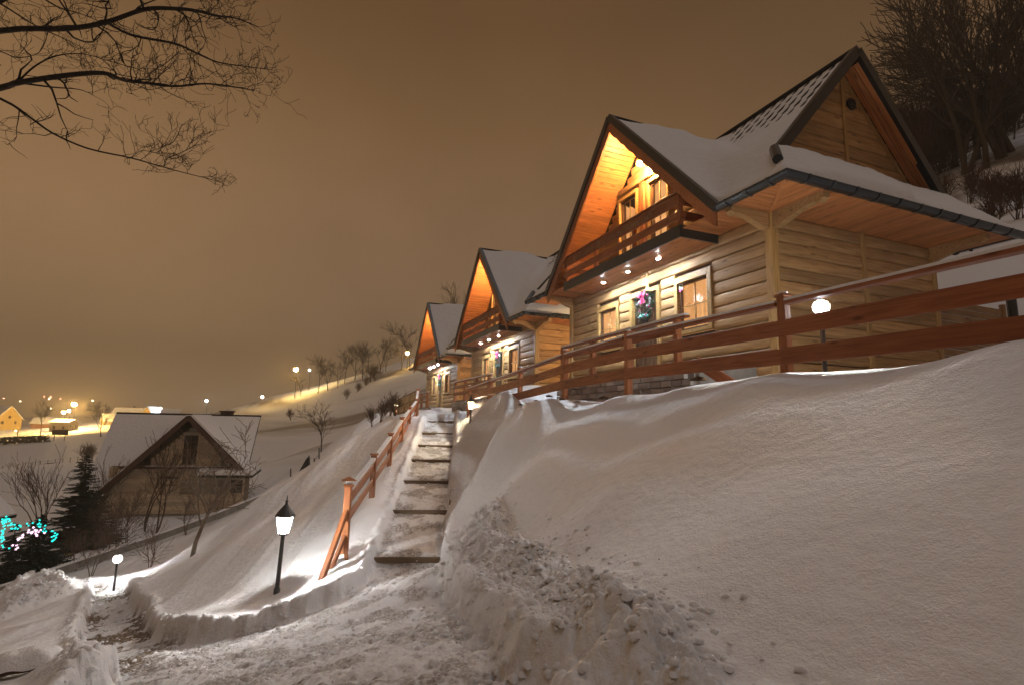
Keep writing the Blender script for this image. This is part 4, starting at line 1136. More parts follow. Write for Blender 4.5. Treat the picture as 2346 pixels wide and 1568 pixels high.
for (s0, q0, g0, z0), (s1, q1, g1, z1) in zip(rp[:-1], rp[1:]):
    for dz, h in ((-.30, .17), (-.62, .17)):
        o0, o1 = q0+st_nrm*.0, q1+st_nrm*.0
        piece('railing_board', (o0[0], o0[1], z0+dz), (o1[0], o1[1], z1+dz), .03, h, REDL, rail)
    h0, h1 = q0+st_dir*.07, q1-st_dir*.07
    piece('handrail', (h0[0], h0[1], z0-.13), (h1[0], h1[1], z1-.13), .12, .05, REDL, rail)
    sn = MB().beam((h0[0], h0[1], z0-.090), (h1[0], h1[1], z1-.090), .10, .032).build('snow_strip', SNOW, rail); sn['kind'] = 'stuff'
# lamp cap and raking struts of the first post
s, q, g_, zt = rp[0]
cp_ = MB(); cp_.add([(q[0]-.13, q[1]-.13, zt+.09), (q[0]+.13, q[1]-.13, zt+.09), (q[0]+.13, q[1]+.13, zt+.09), (q[0]-.13, q[1]+.13, zt+.09), (q[0], q[1], zt+.16)], [(0, 1, 4), (1, 2, 4), (2, 3, 4), (3, 0, 4), (3, 2, 1, 0)])
cp_.build('post_roof', REDL, rail)
MB().box((q[0], q[1], zt+.055), (.13, .13, .07)).build('solar_lens', flat_mat('clear_plastic', (.55, .55, .52), .15), rail)
toe = hit(733, 1322, 0.0)
p0 = np.array([q[0]-st_nrm[0]*.0, q[1], zt-.42]); p1 = np.array([toe[0], toe[1], gz(toe[0], toe[1])-.12])
piece('strut', p0, p1, .09, .09, REDL, rail)
toe2 = p1+(np.array([q[0], q[1], p1[2]])-p1)*.42
piece('strut', (q[0], q[1], zt-.85), (toe2[0], toe2[1], gz(toe2[0], toe2[1])-.1), .07, .07, REDL, rail)
toe3 = q+st_dir*.55
piece('strut', (q[0]-.02, q[1], zt-.95), (q[0]+st_nrm[0]*.12-st_dir[0]*.35, q[1]+st_nrm[1]*.12-st_dir[1]*.35, g_-.1), .06, .06, REDL, rail)

# lattice fence turning left at the head of the steps, with small lights
lat = thing('lattice_fence', 'low lattice fence with tiny lights left of the stair head', 'fence', (rp[-1][1][0], rp[-1][1][1], rp[-1][2]))
La = np.array([rp[-1][1][0], rp[-1][1][1]]); lend = px(903, 940, 27.0); Lb = lend[:2]
LATM = wood_mat('ochre_lattice_wood', (0.34, 0.21, 0.08), (0.2, 0.11, 0.04), .5)
za_, zb_ = rp[-1][3]-.05, px(903, 918, 27.0)[2]
def lp(t, dz): return np.array([*(La+(Lb-La)*t), za_+(zb_-za_)*t+dz])
piece('handrail', lp(.02, 0), lp(1, 0), .08, .05, LATM, lat)
piece('bottom_rail', lp(.02, -.75), lp(1, -.75), .05, .06, LATM, lat); piece('middle_rail', lp(.02, -.38), lp(1, -.38), .05, .05, LATM, lat)
for k in range(5): piece('post', lp(.04+.24*k, -1.2), lp(.04+.24*k, .03), .08, .08, LATM, lat, up=(0, 1, 0))
for k in range(22): piece('slat', lp(.05+.043*k, -.75), lp(.05+.043*k, -.05), .04, .02, LATM, lat, up=(0, 1, 0))
for i, (t, dz, c) in enumerate(((.97, -.2, 'warm'), (.90, -.52, 'rose'), (.86, -.25, 'warm'))):
    MB().lathe([(0, -.045), (.045, 0), (0, .045)], lp(t, dz)+np.array([0, -.05, 0]), 8).build('small_light', glow_mat('tiny_'+c, (1, .8, .5) if c == 'warm' else (1, .4, .22), 14 if c == 'warm' else 5), lat)

# ------------------------------------------------------------------ garden lamps
IRON = flat_mat('dark_iron', (.055, .057, .06), .4, .3)
def lantern(base, h, label, sc=1.0, power=3800, col=(1.0, .985, .95), glass=FROST):
    b = Vector(base); t = thing('garden_lamp', label, 'lamp', b, 0, 'garden lamps beside the paths')
    hb = h-.50*sc
    m = MB(); m.lathe([(.045*sc, -.4), (.045*sc, .05), (.030*sc, .08), (.028*sc, hb-.02), (.05*sc, hb)], b, 10); m.build('pole', IRON, t, smooth=False)
    r0, r1 = .085*sc, .130*sc; z0, z1 = hb+.02, hb+.27*sc
    MB().lathe([(r0-.012, z0), (r1-.014, z1)], b, 6).build('lamp_glass', glass, t)
    zb_ = (z0+z1)/2; MB().lathe([(0, zb_-.045), (.022, zb_-.03), (.03, zb_), (.022, zb_+.03), (0, zb_+.045)], b, 10).build('bulb', glow_mat('bulb_%d' % power, col, power), t, smooth=True)
    fr = MB(); fr.lathe([(.02, hb-.02), (r0*.9, hb), (r0, z0+.004), (r0*.5, z0+.002)], b, 6)
    for k in range(6):
        a = 2*math.pi*k/6
        fr.beam(b+Vector((r0*math.cos(a), r0*math.sin(a), z0)), b+Vector((r1*math.cos(a), r1*math.sin(a), z1)), .012*sc, .012*sc)
    fr.build('lamp_frame', IRON, t)
    MB().lathe([(r1*1.12, z1), (r1*1.0, z1+.03*sc), (r1*.62, z1+.10*sc), (r1*.30, z1+.15*sc), (.022*sc, z1+.17*sc), (.016*sc, z1+.20*sc), (.028*sc, z1+.215*sc), (.008*sc, z1+.23*sc), (.005*sc, z1+.30*sc)], b, 12).build('lamp_hood', IRON, t, smooth=False)
    return t
lb = px(634, 1352, 8.6); lb[2] = gz(lb[0], lb[1])-.02
lmp = lantern(lb, 1.46, 'tall dark iron lantern on a post glowing at the foot of the stair railing', 1.12)
lmp.rotation_euler = (0, rad(1.6), 0)
def globe_lamp(p, R_, power, label):
    g_ = gz(p[0], p[1]); t = thing('globe_lamp', label, 'lamp', (p[0], p[1], g_)); h = p[2]-g_
    MB().lathe([(.04, -.3), (.028, .02), (.028, h-R_*1.1), (.045, h-R_*1.05), (.045, h-R_*.85)], (p[0], p[1], g_), 10).build('pole', IRON, t)
    MB().lathe([(R_*a, R_*b_) for a, b_ in ((0, -.95), (.56, -.8), (.94, -.29), (1, .19), (.76, .71), (.29, .94), (0, .94))], p, 16).build('lamp_glass', FROST, t, smooth=True)
    MB().lathe([(0, -.05), (.035, -.035), (.05, 0), (.035, .035), (0, .05)], p, 12).build('bulb', glow_mat('globe_bulb_%d' % power, (1.0, .985, .95), power), t, smooth=True)
    MB().lathe([(0, R_*.935), (R_*.33, R_*.95), (R_*.18, R_*1.15), (0, R_*1.2)], p, 10).build('lamp_cap', IRON, t)
lb = hit(263, 1329); lb = np.array([lb[0], lb[1], (px(265, 1281, lb@FW))[2]])
globe_lamp(lb, .12, 1000, 'small dazzling globe lamp at the far end of the cleared path, beside the snow bank')
globe_lamp(px(1881, 705, 6.6), .10, 1500, 'dazzling white globe lamp behind the plank fence in front of the dark chalet side wall')
l4 = px(1079, 935, 17.6); lantern((l4[0], l4[1], gz(l4[0], l4[1])-.03), .95, 'lamp at the fence end near the stair head, lighting the red boards behind it', 1.0, power=5000, col=(1.0, .80, .52), glass=FROSTW)

# ------------------------------------------------------------------ board wall and pipe behind the nearest chalet
bw_ = thing('board_wall', 'low yellowish board wall behind the back corner of the nearest chalet', 'wall', (14, 7.0, 1.6))
BRD = wood_mat('yellowish_board', (0.34, 0.20, 0.085), (0.20, 0.10, 0.04), .6, knots=.9)
for k in range(13):
    z = .95+.155*k; cut = 13.5+.5*((k*7) % 3)
    piece('board', (12.53, 7.02, z), (cut-.01, 7.02, z), .04, .145, BRD, bw_); piece('board', (cut+.01, 7.02, z), (15.3, 7.02, z), .04, .145, BRD, bw_)
for x in (12.56, 15.32): piece('wall_post', (x, 7.0, .6), (x, 7.0, 3.0), .1, .1, BRD, bw_, up=(0, 1, 0))
dp = MB(); dp.tube([(15.62, 6.95, .8), (15.62, 6.95, 3.3)], .10, 10); tag(dp.build('drain_pipe', BLACK, loc=(15.62, 6.95, .8)), 'upright black pipe at the end of the board wall', 'pipe')

# ------------------------------------------------------------------ trees
BARK = flat_mat('dark_bark', (.042, .030, .022), .9, 0, .3, 12)
BARKL = flat_mat('pale_bark', (.16, .12, .085), .9, 0, .3, 12)
BARKB = flat_mat('brown_twigs', (.085, .05, .03), .9, 0, .3, 12)
def grow(mb_t, mb_c, p, d, L_, r, lvl, R, spread, up_, nmax, seg_=4, minr=.006):
    """one limb with side limbs; thick limbs go to the trunk mesh, thin ones to the crown mesh"""
    pts = [Vector(p)]; dd = Vector(d).normalized(); rs = [r]; n = seg_
    for i in range(n):
        dd = (dd+Vector((R.gauss(0, .13), R.gauss(0, .13), R.gauss(0, .13)+up_*.10))).normalized()
        pts.append(pts[-1]+dd*(L_/n)); rs.append(max(minr, r*(1-.72*(i+1)/n)))
    (mb_t if lvl <= 1 else mb_c).tube(pts, rs, 6 if lvl == 0 else (5 if lvl == 1 else (4 if lvl == 2 else 3)), cap=False)
    if lvl >= nmax: return
    k = R.randint(4, 6) if lvl < nmax-1 else R.randint(4, 6)
    if lvl == 0: k += 3
    for j in range(k):
        t = R.uniform(.35 if lvl == 0 else .22, 1.0); i = min(n-1, int(t*n)); f = t*n-i
        q = pts[i].lerp(pts[i+1], f); ax = (pts[i+1]-pts[i]).normalized()
        s = ax.orthogonal().normalized(); s.rotate(Matrix.Rotation(R.uniform(0, 6.283), 3, ax))
        nd = (ax*math.cos(spread)+s*math.sin(spread)*R.uniform(.7, 1.2)).normalized()
        grow(mb_t, mb_c, q, nd, L_*R.uniform(.42, .66), max(minr, (rs[i]*(1-f)+rs[i+1]*f)*R.uniform(.5, .72)), lvl+1, R, spread, up_, nmax, 3 if lvl > 0 else 4, minr)
def make_tree(name, seed, h, r, label, cat, group, levels=3, spread=.7, up_=.6, stems=1, mat=BARK, lean=.0, minr=.008):
    R = random.Random(seed); t = thing(name, label, cat, (0, 0, 0), 0, group); a, c = MB(), MB()
    for s in range(stems):
        an = R.uniform(0, 6.28); ln = (R.uniform(.1, .35) if stems > 1 else lean)
        grow(a, c, (.12*math.cos(an)*(stems > 1), .12*math.sin(an)*(stems > 1), -.3), (ln*math.cos(an), ln*math.sin(an), 1), h*.78, r, 0, R, spread, up_, levels, 5, minr)
    a.build('trunk', mat, t, smooth=True); c.build('crown', mat, t)
    return t
def put(t, x, y, rz=0.0, s=1.0, sink=.0, sz=None):
    t.location = (x, y, gz(x, y)-sink); t.rotation_euler = (0, 0, rz); t.scale = (s, s, sz or s)
def at_px(t, X_, Y_, d, rz=0, s=1.0, sz=None):
    p = px(X_, Y_, d); put(t, p[0], p[1], rz, s, 0, sz)

tree_protos = [make_tree('bare_tree', 31+i, 9.0, .16, 'x', 'tree', None, 3, .62, .7, 1, BARK, .05, .022) for i in range(3)]
bush_protos = [make_tree('bare_bush', 51+i, 2.6, .035, 'x', 'bush', None, 2, .55, .8, 7, BARKB, .3, .012) for i in range(2)]
shrub_protos = [make_tree('bare_bush', 61+i, 2.8, .028, 'x', 'bush', None, 2, .6, .5, 3, flat_mat('grey_brown_twigs', (.12, .08, .055), .9, 0, .3, 12), .35, .007) for i in range(2)]
used = set()
def plant(protos, i, label, group, X_, Y_, d, rz, s, sz=None, at=None):
    pr = protos[i % len(protos)]
    if pr.name in used: t = copy_tree(pr)
    else: used.add(pr.name); t = pr
    t['label'] = label
    if group: t['group'] = group
    elif 'group' in t: del t['group']
    if at is not None: put(t, at[0], at[1], rz, s, 0, sz)
    else: at_px(t, X_, Y_, d, rz, s, sz)
    return t
# row along the crest of the open hill
row = [(728, 893, 150, 0.91), (752, 884, 148, 0.96), (772, 878, 146, 0.73), (790, 872, 150, 0.94), (812, 868, 150, 1.11), (832, 862, 145, 0.99), (846, 860, 150, 0.82), (872, 852, 140, 0.94), (884, 850, 138, 0.73)]
for i, (X_, Y_, d, s) in enumerate(row):
    plant(tree_protos, i, 'bare tree in the hazy row on the crest of the open hill', 'bare trees on the far hill crest', X_, Y_, d, i*1.3, s)
plant(tree_protos, 1, 'broad bare tree beside the orange street lamp near the farthest chalet', None, 938, 838, 128, .6, 1.05)
plant(tree_protos, 2, 'slimmer bare tree left of the broad one near the farthest chalet', None, 918, 842, 128, 2.6, .75)
p_ = px(1058, 775, 100); plant(tree_protos, 0, 'round bare treetop showing between the middle and farthest chalet roofs', None, 0, 0, 0, 2.0, 1.12, None, (p_[0], p_[1]))
plant(tree_protos, 1, 'bare tree at the left end of the hill crest under the big orange lamp', None, 690, 902, 158, 1.1, .62)
for i, (X_, Y_, d, s) in enumerate(((862, 868, 130, 1.5), (836, 878, 128, 1.0), (818, 888, 124, .9), (795, 902, 120, .8), (852, 862, 132, 1.6))):
    plant(bush_protos, i, 'brown bush on the slope below the hilltop trees', 'bushes below the hilltop trees', X_, Y_, d, i*2.1, s)
plant(bush_protos, 0, 'lone small bush on the open hillside', None, 666, 968, 118, .4, .9)
plant(tree_protos, 2, 'solitary bare tree at the foot of the open hill behind the snow slope', None, 735, 1063, 43, .5, .44)
for i, (X_, Y_, d, s) in enumerate(((905, 990, 25.5, .42), (868, 1002, 25, .40), (890, 985, 27, .36), (852, 1010, 24, .32))):
    plant(bush_protos, i, 'thin reddish bush on the edge of the snow slope left of the stair railing', 'thin bushes left of the stair railing', X_, Y_, d, i*1.7, s)
# trees in the valley
plant(tree_protos, 0, 'hazy bare tree in the valley right of the yellow gabled house', None, 92, 992, 165, 1.0, .98)
plant(tree_protos, 1, 'hazy bare tree in the valley just left of the near roof ridge', None, 232, 993, 150, 2.2, .95)
plant(bush_protos, 1, 'low bush in the snowy field behind the near house', None, 198, 1042, 105, .3, 1.3)
plant(bush_protos, 0, 'smaller bush beside the low bush in the snowy field', None, 215, 1040, 108, 1.3, 1.2)
# thickets and trees in front of the house below
pale = make_tree('apple_tree', 77, 3.6, .075, 'pale bare apple tree on the edge of the snow slope, lit by the lamps', 'tree', None, 3, .85, .05, 1, BARKL, .25, .008)
at_px(pale, 440, 1262, 15.2, 2.2, 1.0)
brush = [(300, 1250, 24, .95), (255, 1255, 25, .95), (500, 1185, 27, .75), (275, 1210, 30, 1.0), (225, 1270, 22, .8), (545, 1165, 28, .6), (430, 1215, 25, .7)]
for i, (X_, Y_, d, s) in enumerate(brush):
    plant(shrub_protos, i, 'brown leafless bush crowding the garden in front of the lower house', 'brown bushes in front of the lower house', X_, Y_, d, i*.9, s)
thin = [make_tree('slender_tree', 91+i, 6.0, .07, 'x', 'tree', None, 2, .45, .9, 2, BARKB, .1, .012) for i in range(2)]
for i, (X_, Y_, d, s) in enumerate(((355, 1200, 29, .75), (335, 1205, 30, .85), (100, 1265, 30, .72), (80, 1265, 31, .66), (210, 1235, 29, .7))):
    plant(thin, i, ['slender bare tree against the left wall of the lower house', 'second slender bare tree near the left eave of the lower house', 'tall bare tree left of the dark spruce', 'leftmost tall bare tree, left of the dark spruce', 'short slender tree between spruce and lower house'][i], None, X_, Y_, d, i*1.9, s)
# reeds of the roadside
for i, (X_, Y_, d) in enumerate(((205, 1318, 20), (335, 1310, 18.5), (180, 1310, 21))):
    plant(shrub_protos, i+1, 'upright dry stems behind the snow bank near the small lamp', 'dry stems by the snow bank', X_, Y_, d, i*2.3, .62)

# dark spruces
NEED = flat_mat('spruce_needles', (.016, .026, .016), .9, 0, .4, 3)
def spruce(label, X_, Y_, d, h, w, seed, base=0.08):
    R = random.Random(seed); p = px(X_, Y_, d); t = thing('spruce', label, 'tree', (p[0], p[1], gz(p[0], p[1])))
    b_ = Vector(t.location); MB().tube([b_+Vector((0, 0, -.2)), b_+Vector((.05, 0, h*.5)), b_+Vector((0, 0, h))], [h*.025, h*.015, .01], 6).build('trunk', BARK, t)
    m = MB()
    for k in range(int(150+90*w*h/4)):
        z = h*(base+(1-base)*R.random()**1.25); f = 1-z/h; rr = w*(f**.75)+.06
        a = R.uniform(0, 6.283); l = rr*R.uniform(.6, 1.15); c, s_ = math.cos(a), math.sin(a)
        side = Vector((-s_, c, 0)); out = Vector((c, s_, 0)); o = b_+Vector((0, 0, z)); droop = R.uniform(.15, .45)
        nq = max(4, int(l/.10)); prev = o
        for q in range(1, nq+1):
            t0 = q/nq; e = o+out*l*t0+Vector((0, 0, -droop*l*t0+.22*l*t0*t0)); wd = (.26*l*(1.1-t0)+.05)*R.uniform(.7, 1.3)
            for sg in (-1, 1):
                d2 = (side*sg*.85+out*.6+Vector((0, 0, R.uniform(-.35, .1)))).normalized()
                m.add([e-out*.03, e+d2*wd*.5+Vector((0, 0, .03)), e+d2*wd, e+d2*wd*.5+out*.05-Vector((0, 0, .035))], [(0, 1, 2), (0, 2, 3)])
            m.beam(prev, e, .018, .018); prev = e
    m.build('crown', NEED, t)
    return t
spruce('dark spruce with a pointed top left of the lower house', 168, 1262, 27.5, 4.9, 1.75, 1)
spruce('broad dark evergreen squeezed between spruce and lower house', 205, 1262, 26.5, 2.9, 1.6, 2)
spruce('round dark evergreen carrying the pink and cyan light strings', 75, 1320, 21.5, 2.35, 1.35, 3, .05)
spruce('narrow dark evergreen at the left picture edge below the cyan lights', 12, 1350, 20.5, 2.3, .55, 4, .03)
spruce('small dark shrub by the kerb left of the snow bank', 45, 1345, 19.5, .8, .5, 6, .02)

# strings of star lights
def star_string(label, pts, mat, sz, seed, d, n):
    R = random.Random(seed); c0 = px(pts[0][0], pts[0][1], d); t = thing('light_string', label, 'string lights', tuple(c0), 0, 'star light strings in the garden')
    P = [px(x, y, d+R.uniform(-.4, .4)) for x, y in pts]
    MB().tube(P, .008, 4).build('cable', BLACK, t)
    seg_l = [np.linalg.norm(b_-a_) for a_, b_ in zip(P[:-1], P[1:])]; tot = sum(seg_l)
    for k in range(n):
        u = (k+R.random())/n*tot; i = 0
        while u > seg_l[i] and i < len(seg_l)-1: u -= seg_l[i]; i += 1
        q = Vector(P[i]+(P[i+1]-P[i])*u/seg_l[i])+Vector((R.gauss(0, .05), R.gauss(0, .05), R.gauss(0, .05)))
        m = MB(); a0 = R.uniform(0, 6); dirv = (-q).normalized(); sx = dirv.orthogonal().normalized(); sy = dirv.cross(sx)
        ring = [q+(sx*math.cos(a0+math.pi*j/5)+sy*math.sin(a0+math.pi*j/5))*(sz if j % 2 == 0 else sz*.42) for j in range(10)]
        m.add([q+dirv*.03]+ring+[q-dirv*.03], [(0, 1+j, 1+(j+1) % 10) for j in range(10)]+[(11, 1+(j+1) % 10, 1+j) for j in range(10)])
        m.build('star', mat, t)
CYAN = glow_mat('cyan_light', (0.02, .78, .66), 2.6); PINK = glow_mat('pink_light', (1.0, .62, .85), 3.2)
star_string('cyan star lights hanging straight down at the left picture edge', [(14, 1187), (8, 1195), (11, 1206), (7, 1222), (5, 1238), (12, 1256)], CYAN, .044, 1, 20.0, 34)
star_string('cyan star lights draped over the evergreen from the top left', [(12, 1188), (22, 1192), (32, 1203), (38, 1208), (48, 1204), (60, 1200), (73, 1202)], CYAN, .042, 2, 19.8, 20)
star_string('cyan star lights curving down the right side of the evergreen', [(88, 1192), (96, 1202), (108, 1212), (120, 1215), (127, 1225), (124, 1238), (116, 1243)], CYAN, .042, 3, 20.0, 22)
star_string('pinkish white star lights across the middle of the evergreen', [(40, 1258), (38, 1246), (44, 1234), (52, 1226), (62, 1216), (72, 1212), (82, 1218), (92, 1216), (70, 1228)], PINK, .048, 4, 19.6, 26)

# ------------------------------------------------------------------ big dark trees on the slope behind the nearest chalet
big = [make_tree('big_bare_tree', 131+i, 10.0, .17, 'x', 'tree', None, 3, .55, .75, 1+2*(i == 1), flat_mat('dim_bark', (.080, .062, .038), .95, 0, .3, 10), .08, .020) for i in range(3)]
spots = [(2048, 330, 52, .85), (2118, 330, 48, .86), (2140, 340, 50, .9), (2190, 330, 46, 1.1), (2214, 402, 36, 1.05), (2240, 360, 40, 1.35), (2262, 398, 35, 1.2), (2300, 390, 36, 1.3), (2325, 370, 37, 1.45), (2380, 380, 34, 1.5), (2420, 400, 33, 1.5)]
for i, (X_, Y_, d, s) in enumerate(spots):
    plant(big, i, 'tall dark leafless tree in the wood on the slope behind the nearest chalet', 'dark trees behind the nearest chalet', X_, Y_, d, i*1.37, s)
R = random.Random(8)
for i in range(20):
    plant(bush_protos, i, 'dark undergrowth bush below the wood behind the nearest chalet', 'undergrowth behind the nearest chalet', R.uniform(2050, 2340), R.uniform(320, 420), R.uniform(38, 52), R.uniform(0, 6), R.uniform(1.5, 2.6))
for i, (X_, Y_, d, s) in enumerate(((2180, 440, 30, .7), (2215, 430, 29, .8), (2260, 470, 25, .7), (2300, 480, 23, .7), (2330, 470, 23, .8), (2335, 500, 21, .6), (2290, 520, 20, .5))):
    plant(bush_protos, i, 'scrubby bush on the snow just behind the nearest chalet roof', 'scrub above the nearest chalet eave', X_, Y_, d, i*1.1, s)

# overhanging branches of a tree that stands outside the picture on the left
tr_ = thing('overhanging_tree', 'bare tree reaching in with dark branches at the upper left', 'tree', (-7.2, 3.2, gz(-7.2, 3.2)))
limbs = [([(-260, 130), (0, 71), (150, 66), (240, 52), (330, 22), (400, 20), (450, 25), (500, 37), (540, 42), (592, 62)], .075, 6.2, 1),
         ([(240, 48), (300, 80), (400, 100), (450, 122), (500, 143), (560, 152), (622, 160)], .036, 6.2, 2),
         ([(-240, 260), (0, 202), (40, 190), (160, 172), (240, 168), (280, 183), (330, 190), (400, 198), (470, 192), (540, 200), (582, 208)], .070, 5.9, 3),
         ([(40, 189), (80, 152), (130, 128), (190, 124), (250, 140), (320, 160)], .022, 5.9, 4),
         ([(45, 190), (120, 200), (180, 205), (212, 217)], .022, 5.9, 5),
         ([(-200, 150), (0, 226), (70, 270), (120, 305), (200, 340), (300, 362), (370, 382), (430, 398), (480, 410)], .034, 6.0, 6),
         ([(-120, -60), (0, 8), (80, 58), (150, 90), (190, 110)], .028, 6.4, 7),
         ([(60, -30), (130, 15), (180, 30), (230, 50)], .026, 6.4, 8),
         ([(-60, 110), (0, 118), (40, 132), (90, 120), (110, 75)], .018, 6.3, 9),
         ([(280, 180), (290, 185), (340, 206)], .014, 5.9, 10),
         ([(330, 20), (330, -10), (420, -20), (520, -10)], .024, 6.2, 11),
         ([(400, 100), (410, 60), (415, 30)], .012, 6.2, 12),
         ([(300, 362), (325, 345), (360, 350), (375, 330)], .010, 6.0, 13),
         ([(375, 384), (385, 362), (410, 352), (440, 338)], .010, 6.0, 14),
         ([(345, 190), (345, 168), (380, 145), (410, 118)], .012, 5.9, 15)]
m1, m2 = MB(), MB()
def smooth_line(P, k=4):
    out = []
    for i in range(len(P)-1):
        a = P[max(i-1, 0)]; b_ = P[i]; c = P[i+1]; d = P[min(i+2, len(P)-1)]
        for j in range(k):
            t = j/k; out.append(.5*((2*b_)+(c-a)*t+(2*a-5*b_+4*c-d)*t*t+(3*b_-a-3*c+d)*t**3))
    return out+[P[-1]]
def twig(p, d, l, r, lvl, R):
    pts = [p]; dd = d.normalized(); n = 4
    for i in range(n):
        dd = (dd+Vector((R.gauss(0, .32), R.gauss(0, .32), R.gauss(0, .32)+.05))).normalized(); pts.append(pts[-1]+dd*l/n)
    m2.tube(pts, [max(.0022, r*(1-.7*i/n)) for i in range(n+1)], 3, cap=False)
    if lvl > 0:
        for k in range(R.randint(2, 4)):
            i = R.randint(1, n); s = Vector((R.gauss(0, 1), R.gauss(0, 1), R.gauss(0, 1)+.35)).normalized()
            twig(pts[i], dd*.75+s*.75, l*R.uniform(.4, .7), max(.0024, r*.62), lvl-1, R)
for pts_, r, d, sd in limbs:
    R = random.Random(sd); n = len(pts_)
    P = [Vector(px(x, y, d+.35*math.sin(sd+i*.7))) for i, (x, y) in enumerate(pts_)]
    P = smooth_line(P)
    k = len(P); rs = [max(.004, r*(1-.86*(i/(k-1)))*.5) for i in range(k)]
    m1.tube(P, rs, 6, cap=False)
    for i in range(2, k):
        t = i/(k-1)
        if R.random() < (.25+.75*t) and P[i].length > 0:
            ax = (P[i]-P[i-1]).normalized(); s = Vector((R.gauss(0, 1), R.gauss(0, 1), R.gauss(0, 1)+.4)).normalized()
            twig(P[i], ax*.8+s*.8, R.uniform(.22, .6)*(1.15-.35*t), max(.0036, rs[i]*.55), 2 if t > .35 else 1, R)
base_ = Vector(tr_.location); top = Vector(px(-260, 60, 6.2))
m1.tube([base_+Vector((0, 0, -.3)), base_+Vector((.1, .1, 2.5)), Vector(px(-330, 300, 6.1)), Vector(px(-300, 130, 6.2)), Vector(px(-280, -60, 6.3))], [.24, .19, .15, .12, .08], 9)
for q in ((-260, 130, 6.2), (-240, 260, 5.9), (-200, 150, 6.0), (-120, -60, 6.4), (-60, 110, 6.3), (60, -30, 6.4)):
    m1.tube([Vector(px(-305, 160, 6.2)), Vector(px(*q))], [.06, .03], 6)
BR = flat_mat('wet_black_bark', (.020, .014, .010), .85, 0, .3, 14)
m1.build('trunk', BR, tr_, smooth=True); m2.build('crown', BR, tr_)

# ------------------------------------------------------------------ the unlit wooden house below the slope
HC = Vector(px(433, 954, 38)); RTH = Vector((math.cos(YAW), -math.sin(YAW), 0)); FWH = Vector((math.sin(YAW), math.cos(YAW), 0))
ha = rad(11)
HU = RTH*math.cos(ha)+FWH*math.sin(ha); HV = -FWH*math.cos(ha)+RTH*math.sin(ha); HW_ = Vector((0, 0, 1))
def hp(u, v, w): return HC+HU*u+HV*v+HW_*w
hgz = gz(*(hp(0, 2.8, 0)[:2]))
WB = min(-6.9, hgz-HC.z-.1)
house = thing('wooden_house', 'unlit wooden house with a snowy roof and front gable below the slope', 'house', tuple(hp(0, 0, WB)))
PALEW = wood_mat('greyish_house_board', (0.64, 0.53, 0.38), (0.46, 0.36, 0.24), .65, knots=.3)
DKW = wood_mat('dark_house_timber', (0.11, 0.06, 0.04), (0.06, 0.032, 0.02), .6)
DGL = flat_mat('dark_window_glass', (.012, .012, .014), .08, spec=.7)
def hbox(mb, u0, u1, v0, v1, w0, w1):
    mb.slab([hp(u0, v0, w0), hp(u1, v0, w0), hp(u1, v1, w0), hp(u0, v1, w0)], HW_*(w1-w0))
m = MB(); hbox(m, -3.4, 3.0, -2.6, 2.5, WB, -3.3); hbox(m, 3.0, 4.8, 1.2, 2.5, WB, -3.3); m.slab([hp(-1.7, 2.5, -3.3), hp(4.2, 2.5, -3.3), hp(1.3, 2.5, -.5)], HV*-.1)
m.build('wall', flat_mat('house_core', (.2, .14, .08), .8), house)
wins = [(-.2, .75, -5.05, -3.92), (4.0, 4.75, -5.0, -4.15)]
w = WB+.55
while w < -3.45:
    cuts = [-3.45, 4.85]; segs = [(-3.45-max(0, (-4.2-w)*.15), 4.85)]
    for (a, b_, lo, hi) in wins:
        if lo-.12 < w+.13 < hi+.12: segs = [s for (c, d) in segs for s in ((c, a-.13), (b_+.13, d)) if s[1]-s[0] > .08] if any(c < a and d > b_ for c, d in segs) else segs
    for c, d in segs: piece('board', hp(c, 2.54, w+.13), hp(d, 2.54, w+.13), .06, .245, PALEW, house)
    w += .25
w = -3.22
while w < -.75:
    hl = (-.55-(w+.25))/.954; hr = (-.55-(w+.25))/.95
    if hl > .15:
        L0, R0 = 1.3-hl-.05, 1.3+hr+.05
        segs = [(L0, R0)] if w > -1.25 else [(max(L0, -1.05), .70), (1.80, min(R0, 3.2))]
        for c, d in segs:
            if d-c > .1: piece('board', hp(c, 2.54, w+.125), hp(d, 2.54, w+.125), .06, .24, PALEW, house)
    w += .25
m = MB(); hbox(m, -4.2, 4.9, .9, 2.56, WB-.4, WB+.5); m.build('plinth', CONC, house)
def hwin(u0, u1, w0, w1, label=None, cols=2, rows=2):
    f = MB()
    for (a, b_, c, d) in ((u0-.1, u0, w0-.1, w1+.1), (u1, u1+.1, w0-.1, w1+.1), (u0, u1, w1, w1+.1), (u0, u1, w0-.1, w0)): hbox(f, a, b_, 2.50, 2.62, c, d)
    wi = f.build('window', PALEW, house)
    g_ = MB(); hbox(g_, u0, u1, 2.50, 2.56, w0, w1); g_.build('pane', DGL, wi)
    k = MB()
    for c in range(1, cols): uu = u0+(u1-u0)*c/cols; hbox(k, uu-.03, uu+.03, 2.565, 2.585, w0, w1)
    for r in range(1, rows): ww = w0+(w1-w0)*r/rows; hbox(k, u0, u1, 2.565, 2.58, ww-.03, ww+.03)
    k.build('muntin', DKW, wi)
for a in wins: hwin(*a)
hwin(.82, 1.70, -3.15, -1.15, rows=4)
